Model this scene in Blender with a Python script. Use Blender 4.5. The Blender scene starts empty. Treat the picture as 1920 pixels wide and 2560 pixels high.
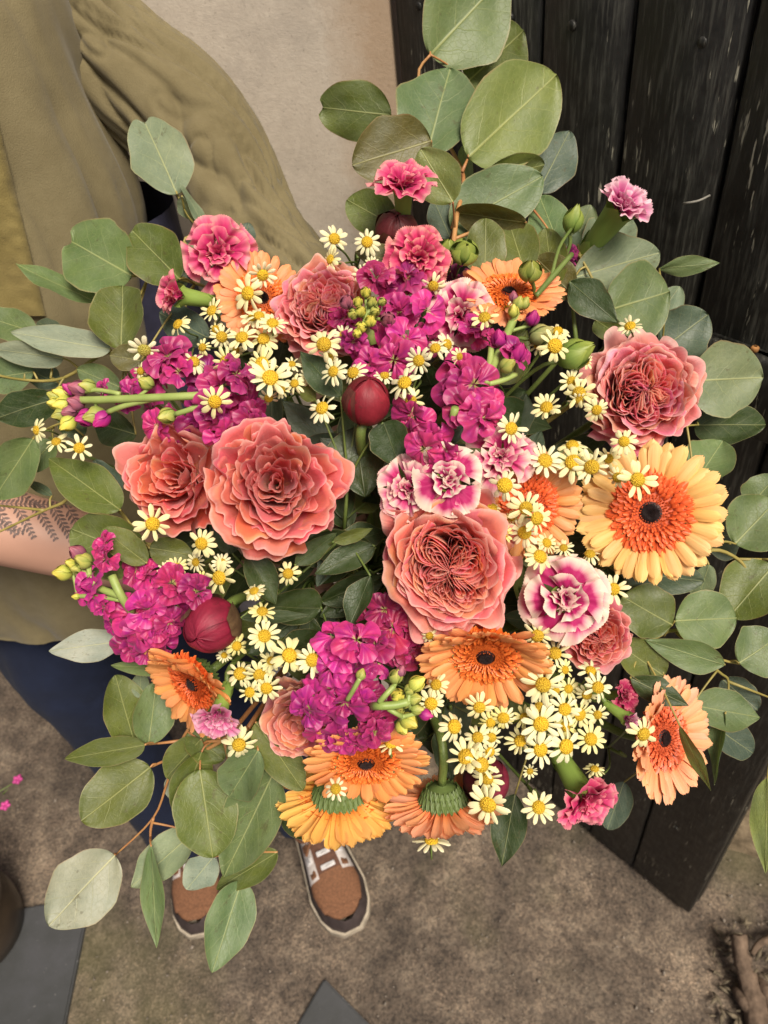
import bpy, bmesh, math, random
import numpy as np
from mathutils import Vector, Matrix, noise
from mathutils.bvhtree import BVHTree
random.seed(7); RNG = np.random.default_rng(7)
pi = math.pi
sc = bpy.context.scene
COL = sc.collection

# ------------------------------------------------------------------ camera
F, CX, CY = 1923.0, 960.0, 1280.0          # focal length and centre in photo pixels
_dn = np.array([290, -1920, -1923.]); _dn /= np.linalg.norm(_dn)
_up = -_dn; _f = np.array([0, 0, -1.]); _Y = _f - (_f @ _up) * _up; _Y /= np.linalg.norm(_Y)
RC = np.array([np.cross(_Y, _up), _Y, _up])  # camera axes -> world
CAM = np.array([0, 0, 1.46])
cd = bpy.data.cameras.new('camera'); cam = bpy.data.objects.new('camera', cd); COL.objects.link(cam)
M = Matrix.Identity(4)
for i in range(3):
    for j in range(3): M[i][j] = RC[i][j]
    M[i][3] = CAM[i]
cam.matrix_world = M
cd.sensor_fit = 'HORIZONTAL'; cd.sensor_width = 36; cd.lens = F / 1920 * 36
cd.clip_start = 0.02; cd.clip_end = 200
cd.dof.use_dof = True; cd.dof.focus_distance = 0.47; cd.dof.aperture_fstop = 17
sc.camera = cam
sc.render.resolution_x = 768; sc.render.resolution_y = 1024

# ------------------------------------------------------------------ world, sun, exposure
SUN_EL, SUN_AZ = math.radians(56), math.radians(152)   # azimuth from +Y (the way the camera faces), clockwise
w = bpy.data.worlds.new('World'); sc.world = w; w.use_nodes = True
nt = w.node_tree; nt.nodes.clear()
sky = nt.nodes.new('ShaderNodeTexSky'); sky.sky_type = 'NISHITA'; sky.sun_disc = False
sky.sun_elevation = SUN_EL; sky.sun_rotation = SUN_AZ
sky.air_density = 0.6; sky.dust_density = 6.0; sky.ozone_density = 0.3
bg = nt.nodes.new('ShaderNodeBackground'); bg.inputs[1].default_value = 0.055
wo = nt.nodes.new('ShaderNodeOutputWorld')
nt.links.new(sky.outputs[0], bg.inputs[0]); nt.links.new(bg.outputs[0], wo.inputs[0])
sd = bpy.data.lights.new('sun', 'SUN'); sd.energy = 3.5; sd.angle = math.radians(24); sd.color = (1, .91, .77)
so = bpy.data.objects.new('sun', sd); COL.objects.link(so)
_sdir = Vector((math.sin(SUN_AZ) * math.cos(SUN_EL), math.cos(SUN_AZ) * math.cos(SUN_EL), math.sin(SUN_EL)))
so.rotation_euler = _sdir.to_track_quat('Z', 'Y').to_euler(); so.location = (0, 0, 4)
sc.view_settings.view_transform = 'Standard'; sc.view_settings.look = 'None'
sc.cycles.max_bounces = 6; sc.cycles.diffuse_bounces = 4; sc.cycles.glossy_bounces = 2; sc.cycles.transmission_bounces = 4
sc.view_settings.exposure = 0.5; sc.view_settings.gamma = 1.0

# ------------------------------------------------------------------ helpers
def ray(x, y): return RC @ np.array([(x - CX) / F, -(y - CY) / F, -1.0])
def P(x, y, d): return Vector(CAM + ray(x, y) * d)
def G(x, y, z=0.0):
    r = ray(x, y); return Vector(CAM + r * ((z - CAM[2]) / r[2]))
CV = Vector(CAM); CUP = Vector(RC[:, 1])
def frame(p):
    w = (CV - p).normalized(); r = CUP.cross(w).normalized(); u = w.cross(r); return r, u, w
def axis_at(p, a):
    r, u, w = frame(p); return (r * a[0] + u * a[1] + w * a[2]).normalized()
def mat_axis(p, ax, scale=1.0, roll=0.0):
    ref = CUP if abs(ax.dot(CUP)) < .95 else Vector((1, 0, 0))
    x = ref.cross(ax).normalized(); y = ax.cross(x)
    m = Matrix((x, y, ax)).transposed().to_4x4() @ Matrix.Rotation(roll, 4, 'Z') @ Matrix.Scale(scale, 4)
    m.translation = p; return m
def rotm(e, s=1.0, t=(0, 0, 0)):
    from mathutils import Euler
    return Matrix.Translation(t) @ Euler(e).to_matrix().to_4x4() @ Matrix.Scale(s, 4)

class MB:
    def __init__(s): s.v = []; s.f = []; s.uv = []; s.n = 0; s.mi = []
    def grid(s, pts, uv=None, wrap=False, mi=0):
        nu, nv = pts.shape[:2]
        if uv is None:
            uv = np.stack(np.meshgrid(np.linspace(0, 1, nu), np.linspace(0, 1, nv), indexing='ij'), -1)
        s.v.append(pts.reshape(-1, 3)); s.uv.append(uv.reshape(-1, 2))
        i, j = np.meshgrid(np.arange(nu if wrap else nu - 1), np.arange(nv - 1), indexing='ij')
        i2 = (i + 1) % nu
        q = np.stack([i * nv + j, i2 * nv + j, i2 * nv + j + 1, i * nv + j + 1], -1).reshape(-1, 4) + s.n
        s.f.append(q); s.mi += [mi] * len(q); s.n += nu * nv
        return s
    def tube(s, pts, rad, seg=7, sub=4, mi=0, cap=True):
        pts = [Vector(p) for p in pts]
        if not hasattr(rad, '__len__'): rad = [rad] * len(pts)
        if sub > 1 and len(pts) > 2:
            q = []; rr = []
            for k in range(len(pts) - 1):
                p0 = pts[max(k - 1, 0)]; p1 = pts[k]; p2 = pts[k + 1]; p3 = pts[min(k + 2, len(pts) - 1)]
                for a in range(sub):
                    t = a / sub
                    q.append(0.5 * ((2 * p1) + (p2 - p0) * t + (2 * p0 - 5 * p1 + 4 * p2 - p3) * t * t + (3 * p1 - p0 - 3 * p2 + p3) * t ** 3))
                    rr.append(rad[k] * (1 - t) + rad[k + 1] * t)
            q.append(pts[-1]); rr.append(rad[-1]); pts, rad = q, rr
        if cap:
            pts = [pts[0]] + pts + [pts[-1]]; rad = [rad[0] * .05] + list(rad) + [rad[-1] * .05]
        n = len(pts); A = np.zeros((seg, n, 3)); X = None
        for k in range(n):
            t = pts[min(k + 1, n - 1)] - pts[max(k - 1, 0)]
            if t.length < 1e-9: t = Vector((0, 0, 1))
            t.normalize()
            if X is None: X = t.orthogonal().normalized()
            else:
                X = X - t * X.dot(t)
                X = X.normalized() if X.length > 1e-6 else t.orthogonal().normalized()
            Yv = t.cross(X)
            for a in range(seg):
                an = 2 * pi * a / seg
                A[a, k] = pts[k] + (X * math.cos(an) + Yv * math.sin(an)) * rad[k]
        return s.grid(A, wrap=True, mi=mi)
    def mesh(s, name, mats):
        v = np.concatenate(s.v); uv = np.concatenate(s.uv); f = np.concatenate(s.f)
        me = bpy.data.meshes.new(name)
        me.vertices.add(len(v)); me.vertices.foreach_set('co', v.astype(np.float32).ravel())
        me.loops.add(f.size); me.loops.foreach_set('vertex_index', f.astype(np.int32).ravel())
        me.polygons.add(len(f)); me.polygons.foreach_set('loop_start', np.arange(0, f.size, 4, dtype=np.int32))
        me.polygons.foreach_set('use_smooth', np.ones(len(f), dtype=bool))
        for m in (mats if isinstance(mats, (list, tuple)) else [mats]): me.materials.append(m)
        if any(s.mi): me.polygons.foreach_set('material_index', np.array(s.mi, dtype=np.int32))
        ul = me.uv_layers.new(name='UVMap'); ul.data.foreach_set('uv', uv[f.ravel()].astype(np.float32).ravel())
        me.update(calc_edges=True); return me
def ob(name, me, parent=None, mw=None, color=None, label=None, kind=None):
    o = bpy.data.objects.new(name, me); COL.objects.link(o)
    if parent: o.parent = parent
    if mw is not None: o.matrix_basis = mw
    if color is not None: o.color = (*color[:3], 1)
    if label: o['label'] = label
    if kind: o['kind'] = kind
    return o
def thing(name, label, cat, mw=None, group=None):
    o = bpy.data.objects.new(name, None); COL.objects.link(o); o.empty_display_size = .02
    if mw is not None: o.matrix_world = mw
    o['label'] = label; o['category'] = cat
    if group: o['group'] = group
    return o
def sheet(pts, nu, nv):                       # bilinear sheet from 4 corners
    a, b, c, d = [np.array(p, float) for p in pts]
    u = np.linspace(0, 1, nu)[:, None, None]; v = np.linspace(0, 1, nv)[None, :, None]
    return a * (1 - u) * (1 - v) + b * u * (1 - v) + c * u * v + d * (1 - u) * v
def box_mb(mb, m, sx, sy, sz, bev=.0, mi=0):  # box with chamfered edges from four side strips, m: 4x4
    b = min(bev, sx / 3, sy / 3, sz / 3)
    prof = [(-sz / 2, b), (-sz / 2, b), (-sz / 2 + b, 0), (sz / 2 - b, 0), (sz / 2, b), (sz / 2, b)]
    ring = []
    for q, (z, i) in enumerate(prof):
        hx, hy = sx / 2 - i, sy / 2 - i
        if q in (0, 5): hx, hy = 1e-5, 1e-5
        ring.append([(-hx + b, -hy, z), (hx - b, -hy, z), (hx, -hy + b, z), (hx, hy - b, z), (hx - b, hy, z), (-hx + b, hy, z), (-hx, hy - b, z), (-hx, -hy + b, z)])
    A = np.array(ring).transpose(1, 0, 2)
    if m is not None:
        R3 = np.array(m.to_3x3()); t = np.array(m.translation); A = A @ R3.T + t
    mb.grid(A, wrap=True, mi=mi)

# ------------------------------------------------------------------ materials
class NT:
    def __init__(s, name):
        s.m = bpy.data.materials.new(name); s.m.use_nodes = True; s.t = s.m.node_tree; s.t.nodes.clear()
    def add(s, typ, inp=None, **props):
        n = s.t.nodes.new(typ)
        for k, v in props.items(): setattr(n, k, v)
        for k, v in (inp or {}).items():
            if isinstance(v, bpy.types.NodeSocket): s.t.links.new(v, n.inputs[k])
            else: n.inputs[k].default_value = v
        return n
    def math(s, op, a, b=None, c=None, clamp=False):
        n = s.add('ShaderNodeMath', operation=op, use_clamp=clamp)
        for i, v in enumerate((a, b, c)):
            if v is None: continue
            if isinstance(v, bpy.types.NodeSocket): s.t.links.new(v, n.inputs[i])
            else: n.inputs[i].default_value = v
        return n.outputs[0]
    def ramp(s, fac, stops, interp='LINEAR'):
        n = s.add('ShaderNodeValToRGB', {0: fac}); r = n.color_ramp; r.interpolation = interp
        while len(r.elements) < len(stops): r.elements.new(.5)
        for e, (p, c) in zip(r.elements, stops):
            e.position = p; e.color = (*c[:3], 1) if hasattr(c, '__len__') else (c, c, c, 1)
        return n.outputs[0]
    def mix(s, fac, a, b, mode='MIX'):
        n = s.add('ShaderNodeMix', data_type='RGBA', blend_type=mode)
        for k, v in ((0, fac), (6, a), (7, b)):
            if isinstance(v, bpy.types.NodeSocket): s.t.links.new(v, n.inputs[k])
            else: n.inputs[k].default_value = v if k == 0 else (*v[:3], 1)
        return n.outputs[2]
    def uv(s):
        n = s.add('ShaderNodeTexCoord'); x = s.add('ShaderNodeSeparateXYZ', {0: n.outputs['UV']})
        return x.outputs[0], x.outputs[1], n
    def vec(s, x, y, z=0.0): return s.add('ShaderNodeCombineXYZ', {0: x, 1: y, 2: z}).outputs[0]
    def noise(s, vec, scale, detail=4, rough=.55, out=0):
        i = {'Scale': scale, 'Detail': detail, 'Roughness': rough}
        if vec is not None: i['Vector'] = vec
        return s.add('ShaderNodeTexNoise', i).outputs[out]
    def obj(s): n = s.add('ShaderNodeObjectInfo'); return n.outputs['Color'], n.outputs['Random']
    def bump(s, h, strength=.3, dist=.001): return s.add('ShaderNodeBump', {'Height': h, 'Strength': strength, 'Distance': dist}).outputs[0]
    def out(s, col, rough=.6, normal=None, trans=0.0, tcol=None, spec=.5, sheen=0.0, coat=0.0):
        b = s.add('ShaderNodeBsdfPrincipled')
        for k, v in (('Base Color', col), ('Roughness', rough), ('Normal', normal), ('Specular IOR Level', spec), ('Sheen Weight', sheen), ('Coat Weight', coat)):
            if v is None: continue
            if isinstance(v, bpy.types.NodeSocket): s.t.links.new(v, b.inputs[k])
            elif k == 'Base Color': b.inputs[k].default_value = (*v[:3], 1)
            else: b.inputs[k].default_value = v
        sh = b.outputs[0]
        if trans > 0:
            t = s.add('ShaderNodeBsdfTranslucent'); tc = tcol if tcol is not None else col
            if isinstance(tc, bpy.types.NodeSocket): s.t.links.new(tc, t.inputs[0])
            else: t.inputs[0].default_value = (*tc[:3], 1)
            mx = s.add('ShaderNodeMixShader', {0: trans}); s.t.links.new(sh, mx.inputs[1]); s.t.links.new(t.outputs[0], mx.inputs[2]); sh = mx.outputs[0]
        o = s.add('ShaderNodeOutputMaterial'); s.t.links.new(sh, o.inputs[0]); return s.m

def m_leaf(name, vein=.5, rough=.45, glauc=.5, edge=(.30, .24, .10), nlat=5.0, lean=2.4, spots=.5):
    n = NT(name); u, v, tc = n.uv(); c, rnd = n.obj()
    x = n.math('ABSOLUTE', n.math('SUBTRACT', u, .5)); x = n.math('MULTIPLY', x, 2)       # 0 midrib .. 1 widest margin
    off = n.math('MULTIPLY', rnd, 37.0)
    p = n.vec(n.math('ADD', u, off), v, off)
    big = n.noise(p, 2.2, 3); fine = n.noise(p, 22, 3); mid = n.noise(p, 7, 3)
    base = n.mix(n.ramp(big, [(.35, 0), (.7, 1)]), n.mix(1, c, (.82, .86, .8), 'MULTIPLY'), n.mix(1, c, (1.15, 1.1, 1.0), 'MULTIPLY'))
    base = n.mix(n.math('MULTIPLY', n.ramp(fine, [(.4, 0), (.75, 1)]), .16), base, (.05, .06, .02))
    # side veins leave the midrib at an angle, bent by noise
    q = n.math('ADD', n.math('MULTIPLY', v, nlat), n.math('MULTIPLY', mid, .35))
    q = n.math('SUBTRACT', q, n.math('MULTIPLY', x, lean)); q = n.math('FRACT', n.math('ADD', q, 20.0))
    q = n.math('ABSOLUTE', n.math('SUBTRACT', q, .5))
    lat = n.ramp(q, [(0.0, 1), (.035, 0)])
    lat = n.math('MULTIPLY', lat, n.ramp(x, [(.0, 1), (.75, .25), (.9, 0)]))
    rib = n.ramp(n.math('ADD', x, n.math('MULTIPLY', v, .012)), [(.012, 1), (.038, 0)])
    fv = n.add('ShaderNodeTexVoronoi', {'Vector': p, 'Scale': 16.0}, feature='DISTANCE_TO_EDGE').outputs[0]
    net = n.math('MULTIPLY', n.ramp(fv, [(0, 1), (.05, 0)]), .2)
    ve = n.math('MAXIMUM', n.math('MULTIPLY', lat, .6), rib); ve = n.math('MAXIMUM', ve, net)
    col = n.mix(n.math('MULTIPLY', ve, vein), base, n.mix(.5, n.mix(1, c, (1.7, 1.6, 1.2), 'MULTIPLY'), (.42, .42, .2)))
    if spots > 0:
        sp = n.noise(n.vec(n.math('ADD', u, off), n.math('ADD', v, off), 3.0), 5.5, 5, .75)
        col = n.mix(n.math('MULTIPLY', n.ramp(sp, [(.60, 0), (.66, 1)]), spots), col, (.075, .06, .022))
    ru = n.add('ShaderNodeSeparateXYZ', {0: n.add('ShaderNodeUVMap', uv_map='rim').outputs[0]})
    ed = n.math('ABSOLUTE', n.math('MULTIPLY', n.math('SUBTRACT', ru.outputs[0], .5), 2.)); ed = n.math('MAXIMUM', ed, n.ramp(ru.outputs[1], [(.97, 0), (1, 1)]))
    ed = n.math('ADD', ed, n.math('MULTIPLY', n.math('SUBTRACT', mid, .5), .05))
    col = n.mix(n.math('MULTIPLY', n.ramp(ed, [(.955, 0), (.985, 1)]), .5), col, n.mix(n.ramp(big, [(.4, 0), (.6, 1)]), (.36, .34, .16), (.30, .17, .08)))
    blm = n.noise(p, 3.4, 5, .65); col = n.mix(n.math('MULTIPLY', n.ramp(blm, [(.42, 0), (.7, 1)]), .22), col, n.mix(.6, col, (.30, .34, .27)))
    bf = n.add('ShaderNodeNewGeometry').outputs['Backfacing']
    col = n.mix(n.math('MULTIPLY', bf, glauc), col, n.mix(.5, c, (.30, .36, .29)))
    nm = n.bump(n.math('ADD', n.math('MULTIPLY', ve, .6), n.math('ADD', n.math('MULTIPLY', fine, .35), n.math('MULTIPLY', mid, .8))), .45, .0012)
    return n.out(col, rough, nm, trans=.22, tcol=n.mix(1, col, (1.2, 1.35, .5), 'MULTIPLY'), spec=.45)
M_EUC = m_leaf('eucalyptus_leaf', .85, .48, .5, nlat=4.0, lean=1.7)
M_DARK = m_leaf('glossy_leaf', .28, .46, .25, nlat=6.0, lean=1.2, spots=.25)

def m_stem(name, c1, c2, rough=.5):
    n = NT(name); tc = n.add('ShaderNodeTexCoord'); f = n.noise(tc.outputs['Object'], 45, 3)
    return n.out(n.mix(n.ramp(f, [(.35, 0), (.65, 1)]), c1, c2), rough, n.bump(f, .2, .0005))
M_STEM = m_stem('green_stem', (.085, .13, .025), (.15, .20, .05))
M_PALE = m_stem('pale_stem', (.22, .30, .07), (.33, .40, .12))
M_TWIG = m_stem('olive_twig', (.20, .17, .04), (.34, .27, .08))
M_RED = m_stem('red_twig', (.33, .13, .05), (.42, .22, .08))

def m_rose():
    n = NT('rose_petal'); u, v, tc = n.uv(); c, rnd = n.obj(); off = n.math('MULTIPLY', rnd, 50.)
    p = n.vec(n.math('ADD', u, off), v, off)
    ns = n.noise(p, 1.7, 3); st = n.noise(n.vec(n.math('MULTIPLY', u, 26.), n.math('MULTIPLY', v, 2.5), off), 1.0, 3)
    vv = n.math('ADD', v, n.math('MULTIPLY', n.math('SUBTRACT', ns, .5), .55))
    k = n.ramp(vv, [(.0, (1.1, 1.35, .7)), (.38, (1.1, 1.1, .85)), (.68, (1.0, .88, .92)), (.9, (1.06, 1.15, 1.3)), (1, (1.15, 2.1, 2.2))])
    col = n.mix(1, c, k, 'MULTIPLY')
    col = n.mix(n.math('MULTIPLY', n.ramp(st, [(.4, 0), (.7, 1)]), .22), col, n.mix(1, c, (1.1, 1.5, 1.3), 'MULTIPLY'))
    pk = n.noise(p, 1.3, 3); col = n.mix(n.math('MULTIPLY', n.ramp(pk, [(.45, 0), (.62, 1)]), .55), col, (.78, .26, .27))
    yk = n.noise(n.vec(v, n.math('ADD', u, off), off), 1.6, 3); col = n.mix(n.math('MULTIPLY', n.ramp(yk, [(.52, 0), (.68, 1)]), .45), col, (.84, .38, .18))
    vn = n.noise(n.vec(n.math('MULTIPLY', u, 60.), n.math('MULTIPLY', v, 3.), off), 1.0, 2); br = n.noise(p, 6, 5, .7)
    col = n.mix(n.math('MULTIPLY', n.ramp(br, [(.66, 0), (.74, 1)]), .2), col, (.50, .11, .11))
    rimv = n.math('ADD', v, n.math('MULTIPLY', n.math('SUBTRACT', st, .5), .05)); col = n.mix(n.math('MULTIPLY', n.ramp(rimv, [(.945, 0), (.985, 1)]), .6), col, (.90, .56, .50))
    return n.out(col, .6, n.bump(n.math('ADD', n.math('ADD', st, vn), br), .5, .0007), trans=.40, tcol=n.mix(1, col, (1.2, 1.0, .9), 'MULTIPLY'), spec=.25, sheen=.2)
M_ROSE = m_rose()
def m_ray():
    n = NT('gerbera_ray'); u, v, tc = n.uv(); c, rnd = n.obj(); off = n.math('MULTIPLY', rnd, 50.)
    k = n.ramp(v, [(.0, (.95, .5, .3)), (.22, (1.0, .85, .7)), (.45, (1, 1, 1)), (1, (1.05, 1.16, 1.32))])
    col = n.mix(1, c, k, 'MULTIPLY')
    st = n.noise(n.vec(n.math('MULTIPLY', u, 14.), n.math('MULTIPLY', v, 1.2), off), 1.0, 3)
    col = n.mix(n.math('MULTIPLY', n.ramp(st, [(.42, 0), (.7, 1)]), .3), col, n.mix(1, c, (.96, .72, .5), 'MULTIPLY'))
    gr = n.math('ABSOLUTE', n.math('SINE', n.math('MULTIPLY', u, 9.42)))
    return n.out(col, .5, n.bump(n.math('ADD', gr, st), .3, .0004), trans=.3, spec=.35)
M_RAY = m_ray()
def m_floret():
    n = NT('gerbera_floret'); u, v, tc = n.uv(); c, r = n.obj()
    col = n.mix(1, c, n.ramp(v, [(0, (.35, .2, .15)), (.4, (.9, .8, .75)), (.8, (1, 1, 1)), (1, (1.12, 1.9, 2.4))]), 'MULTIPLY')
    return n.out(col, .45, trans=.2)
M_FLOR = m_floret()
def m_simple(name, col, rough=.6, nz=30., amt=.25, trans=0., bs=.3, bd=.001, spec=.4):
    n = NT(name); tc = n.add('ShaderNodeTexCoord'); f = n.noise(tc.outputs['Object'], nz, 4)
    c2 = tuple(x * (1 - amt) for x in col); c3 = tuple(min(1, x * (1 + amt)) for x in col)
    return n.out(n.ramp(f, [(.3, c2), (.7, c3)]), rough, n.bump(f, bs, bd), trans=trans, spec=spec)
def m_tint(name, rough=.55, trans=.2, vr=None, streak=.3):
    n = NT(name); u, v, tc = n.uv(); c, rnd = n.obj(); off = n.math('MULTIPLY', rnd, 50.)
    col = n.mix(1, c, n.ramp(v, vr or [(0, .8), (1, 1.1)]), 'MULTIPLY')
    st = n.noise(n.vec(n.math('MULTIPLY', u, 12.), n.math('MULTIPLY', v, 2.), off), 1., 3)
    col = n.mix(n.math('MULTIPLY', n.ramp(st, [(.4, 0), (.7, 1)]), streak), col, n.mix(1, c, (.6, .6, .6), 'MULTIPLY'))
    return n.out(col, rough, n.bump(st, .3, .0005), trans=trans)
M_TINT = m_tint('tinted_green')
M_DISC = m_simple('gerbera_disc', (.018, .006, .006), .6, 25, .5)
def m_carn(name, stops, edge):
    n = NT(name); u, v, tc = n.uv(); c, rnd = n.obj(); off = n.math('MULTIPLY', rnd, 50.)
    st = n.noise(n.vec(n.math('MULTIPLY', u, 16.), n.math('MULTIPLY', v, .8), off), 1., 4, .65)
    b = n.noise(n.vec(n.math('MULTIPLY', u, 2.2), n.math('MULTIPLY', v, 1.2), off), 1., 2)
    vv = n.math('ADD', v, n.math('MULTIPLY', n.math('SUBTRACT', st, .5), .12)); vv = n.math('ADD', vv, n.math('MULTIPLY', n.math('SUBTRACT', b, .5), .45))
    ed = n.math('POWER', n.math('ABSOLUTE', n.math('MULTIPLY', n.math('SUBTRACT', u, .5), 2.)), 3.)
    vv = n.math('ADD', vv, n.math('MULTIPLY', ed, edge))
    col = n.mix(1, n.ramp(vv, stops), c, 'MULTIPLY')
    return n.out(col, .6, n.bump(st, .35, .0005), trans=.3, spec=.3, sheen=.1)
M_CARN_W = m_carn('carnation_white_edge', [(.30, (.42, .02, .13)), (.72, (.50, .02, .15)), (.79, (.68, .20, .31)), (.90, (.80, .52, .48)), (1, (.84, .70, .57))], .14)
M_CARN_P = m_carn('carnation_pink', [(.25, (.46, .016, .11)), (.72, (.60, .03, .16)), (.9, (.74, .13, .25)), (1, (.80, .33, .34))], .12)
M_CARN_M = m_carn('carnation_mauve', [(.2, (.38, .02, .16)), (.55, (.55, .06, .24)), (.8, (.72, .22, .42)), (1, (.84, .55, .62))], .15)
def m_stock():
    n = NT('stock_petal'); u, v, tc = n.uv(); c, rnd = n.obj(); off = n.math('MULTIPLY', rnd, 50.)
    b = n.noise(n.vec(n.math('ADD', u, off), v, off), 2.2, 3)
    st = n.noise(n.vec(n.math('MULTIPLY', u, 14.), n.math('MULTIPLY', v, 1.5), off), 1., 3)
    col = n.mix(n.ramp(b, [(.3, 0), (.7, 1)]), n.mix(1, c, (.75, .7, 1.1), 'MULTIPLY'), n.mix(1, c, (1.2, 1.8, .95), 'MULTIPLY'))
    col = n.mix(n.math('MULTIPLY', n.ramp(st, [(.45, 0), (.7, 1)]), .12), col, n.mix(1, c, (1.25, 3, 1.2), 'MULTIPLY'))
    col = n.mix(n.ramp(v, [(.08, 1), (.24, 0)]), col, (.50, .52, .16))
    col = n.mix(n.math('MULTIPLY', n.ramp(v, [(.8, 0), (1, 1)]), .4), col, (.64, .075, .28))
    return n.out(col, .42, n.bump(st, .3, .0004), trans=.3, spec=.45, sheen=.1)
M_STOCK = m_stock()
def m_white():
    n = NT('daisy_petal'); u, v, tc = n.uv(); c, r = n.obj()
    gr = n.math('ABSOLUTE', n.math('SINE', n.math('MULTIPLY', u, 9.42)))
    col = n.mix(1, c, n.ramp(v, [(0, (.80, .78, .40)), (.3, (.98, .97, .85)), (1, (1, 1, 1))]), 'MULTIPLY')
    return n.out(col, .55, n.bump(gr, .35, .0003), trans=.25, spec=.3)
M_WHITE = m_white()
def m_ydisc():
    n = NT('daisy_disc'); tc = n.add('ShaderNodeTexCoord'); c, r = n.obj()
    vo = n.add('ShaderNodeTexVoronoi', {'Vector': tc.outputs['Object'], 'Scale': 13.0}).outputs[0]
    col = n.mix(1, c, n.ramp(vo, [(.1, (1.05, 1.1, 1.4)), (.75, (.72, .6, .5))]), 'MULTIPLY')
    h = n.math('SUBTRACT', 1.0, vo)
    return n.out(col, .65, n.bump(h, .8, .0015), spec=.3)
M_YDISC = m_ydisc()
def m_peony():
    n = NT('peony_bud'); u, v, tc = n.uv(); c, rnd = n.obj(); off = n.math('MULTIPLY', rnd, 50.)
    b = n.noise(n.vec(n.math('ADD', u, off), n.math('MULTIPLY', v, 1.0), off), 3, 4)
    s = n.noise(n.vec(n.math('ADD', u, off), v, off), 9, 5, .7)
    col = n.mix(n.ramp(b, [(.35, 0), (.7, 1)]), n.mix(1, c, (.7, .7, .7), 'MULTIPLY'), n.mix(1, c, (1.3, 1.4, 1.3), 'MULTIPLY'))
    col = n.mix(n.math('MULTIPLY', n.ramp(s, [(.6, 0), (.68, 1)]), .6), col, (.07, .025, .02))
    return n.out(col, .52, n.bump(n.math('ADD', s, n.noise(n.vec(n.math('MULTIPLY', u, 18.), n.math('MULTIPLY', v, 2.), off), 1., 3)), .4, .0008), trans=.08, spec=.35)
M_PEONY = m_peony()

# ================================================================== SETTING
# ground ------------------------------------------------------------
def m_ground():
    n = NT('worn_concrete'); tc = n.add('ShaderNodeTexCoord'); o = tc.outputs['Object']
    a = n.noise(o, 2.6, 6, .65); b = n.noise(o, 15, 7, .75); c = n.noise(o, 90, 5, .75); d = n.noise(o, 190, 3, .7)
    col = n.ramp(b, [(.30, (.055, .045, .038)), (.48, (.135, .108, .085)), (.62, (.215, .175, .135)), (.8, (.30, .255, .20))])
    col = n.mix(n.ramp(a, [(.36, .85), (.62, 0)]), col, n.mix(1, col, (.30, .31, .34), 'MULTIPLY'))
    col = n.mix(n.math('MULTIPLY', n.ramp(c, [(.38, 0), (.72, 1)]), .7), col, n.mix(1, col, (1.8, 1.7, 1.6), 'MULTIPLY'))
    col = n.mix(n.math('MULTIPLY', n.ramp(d, [(.4, 1), (.55, 0)]), .65), col, n.mix(1, col, (.25, .25, .27), 'MULTIPLY'))
    e2 = n.noise(o, 330, 3, .7); col = n.mix(n.math('MULTIPLY', n.math('MULTIPLY', n.ramp(e2, [(.54, 0), (.62, 1)]), n.ramp(n.noise(o, 5, 4, .6), [(.38, .1), (.62, 1)])), .7), col, n.mix(1, col, (2.6, 2.5, 2.4), 'MULTIPLY'))
    col = n.mix(1, col, (.93, .91, .88), 'MULTIPLY'); ms = n.noise(o, 1.7, 4, .6); col = n.mix(n.math('MULTIPLY', n.ramp(ms, [(.52, 0), (.66, 1)]), .45), col, (.10, .10, .035))
    h = n.math('ADD', n.math('MULTIPLY', b, .6), n.math('ADD', n.math('MULTIPLY', c, .35), n.math('MULTIPLY', d, .25)))
    return n.out(col, .82, n.bump(h, .7, .006), spec=.3)
M_GROUND = m_ground()
g = MB()
k = np.concatenate([-np.geomspace(60, 2.2, 12), np.linspace(-2, 2, 81), np.geomspace(2.2, 60, 12)])
A = np.zeros((len(k), len(k), 3))
for i, x in enumerate(k):
    for j, y in enumerate(k):
        A[i, j] = (x, y, .004 * noise.noise((x * 3, y * 3, 0)) + .0018 * noise.noise((x * 14, y * 14, 4)) - .004)
ground = ob('ground', g.grid(A).mesh('ground', M_GROUND), kind='structure')
def m_slate():
    n = NT('slate'); tc = n.add('ShaderNodeTexCoord'); o = tc.outputs['Object']
    b = n.noise(o, 9, 5, .6); d = n.noise(o, 160, 3, .7)
    col = n.ramp(b, [(.3, (.028, .030, .028)), (.55, (.045, .047, .050)), (.75, (.062, .063, .072))])
    col = n.mix(n.math('MULTIPLY', n.ramp(d, [(.68, 0), (.74, 1)]), .7), col, (.32, .31, .30))
    return n.out(col, .62, n.bump(n.math('ADD', b, n.math('MULTIPLY', d, .2)), .5, .003))
M_SLATE = m_slate()
def slab(pix, label):
    pts = [G(*p) for p in pix]; bm = bmesh.new()
    vs = [bm.verts.new((p.x, p.y, .007)) for p in pts]; f = bm.faces.new(vs); f.normal_update()
    if f.normal.z < 0: f.normal_flip()
    r = bmesh.ops.extrude_face_region(bm, geom=[f]); 
    for e in r['geom']:
        if isinstance(e, bmesh.types.BMVert): e.co.z -= .03
    bmesh.ops.recalc_face_normals(bm, faces=bm.faces)
    bmesh.ops.bevel(bm, geom=[e for e in bm.edges], offset=.003, segments=2, affect='EDGES')
    me = bpy.data.meshes.new('slate_slab'); bm.to_mesh(me); bm.free(); me.materials.append(M_SLATE)
    return ob('slate_slab', me, parent=ground, label=label)
slab([(-260, 2330), (118, 2262), (222, 2276), (160, 2590), (140, 2750), (-300, 2750)], 'dark grey slate slab set in the ground at bottom left')
slab([(700, 2640), (812, 2448), (1000, 2640)], 'pointed grey slate slab at the bottom edge')

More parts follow.
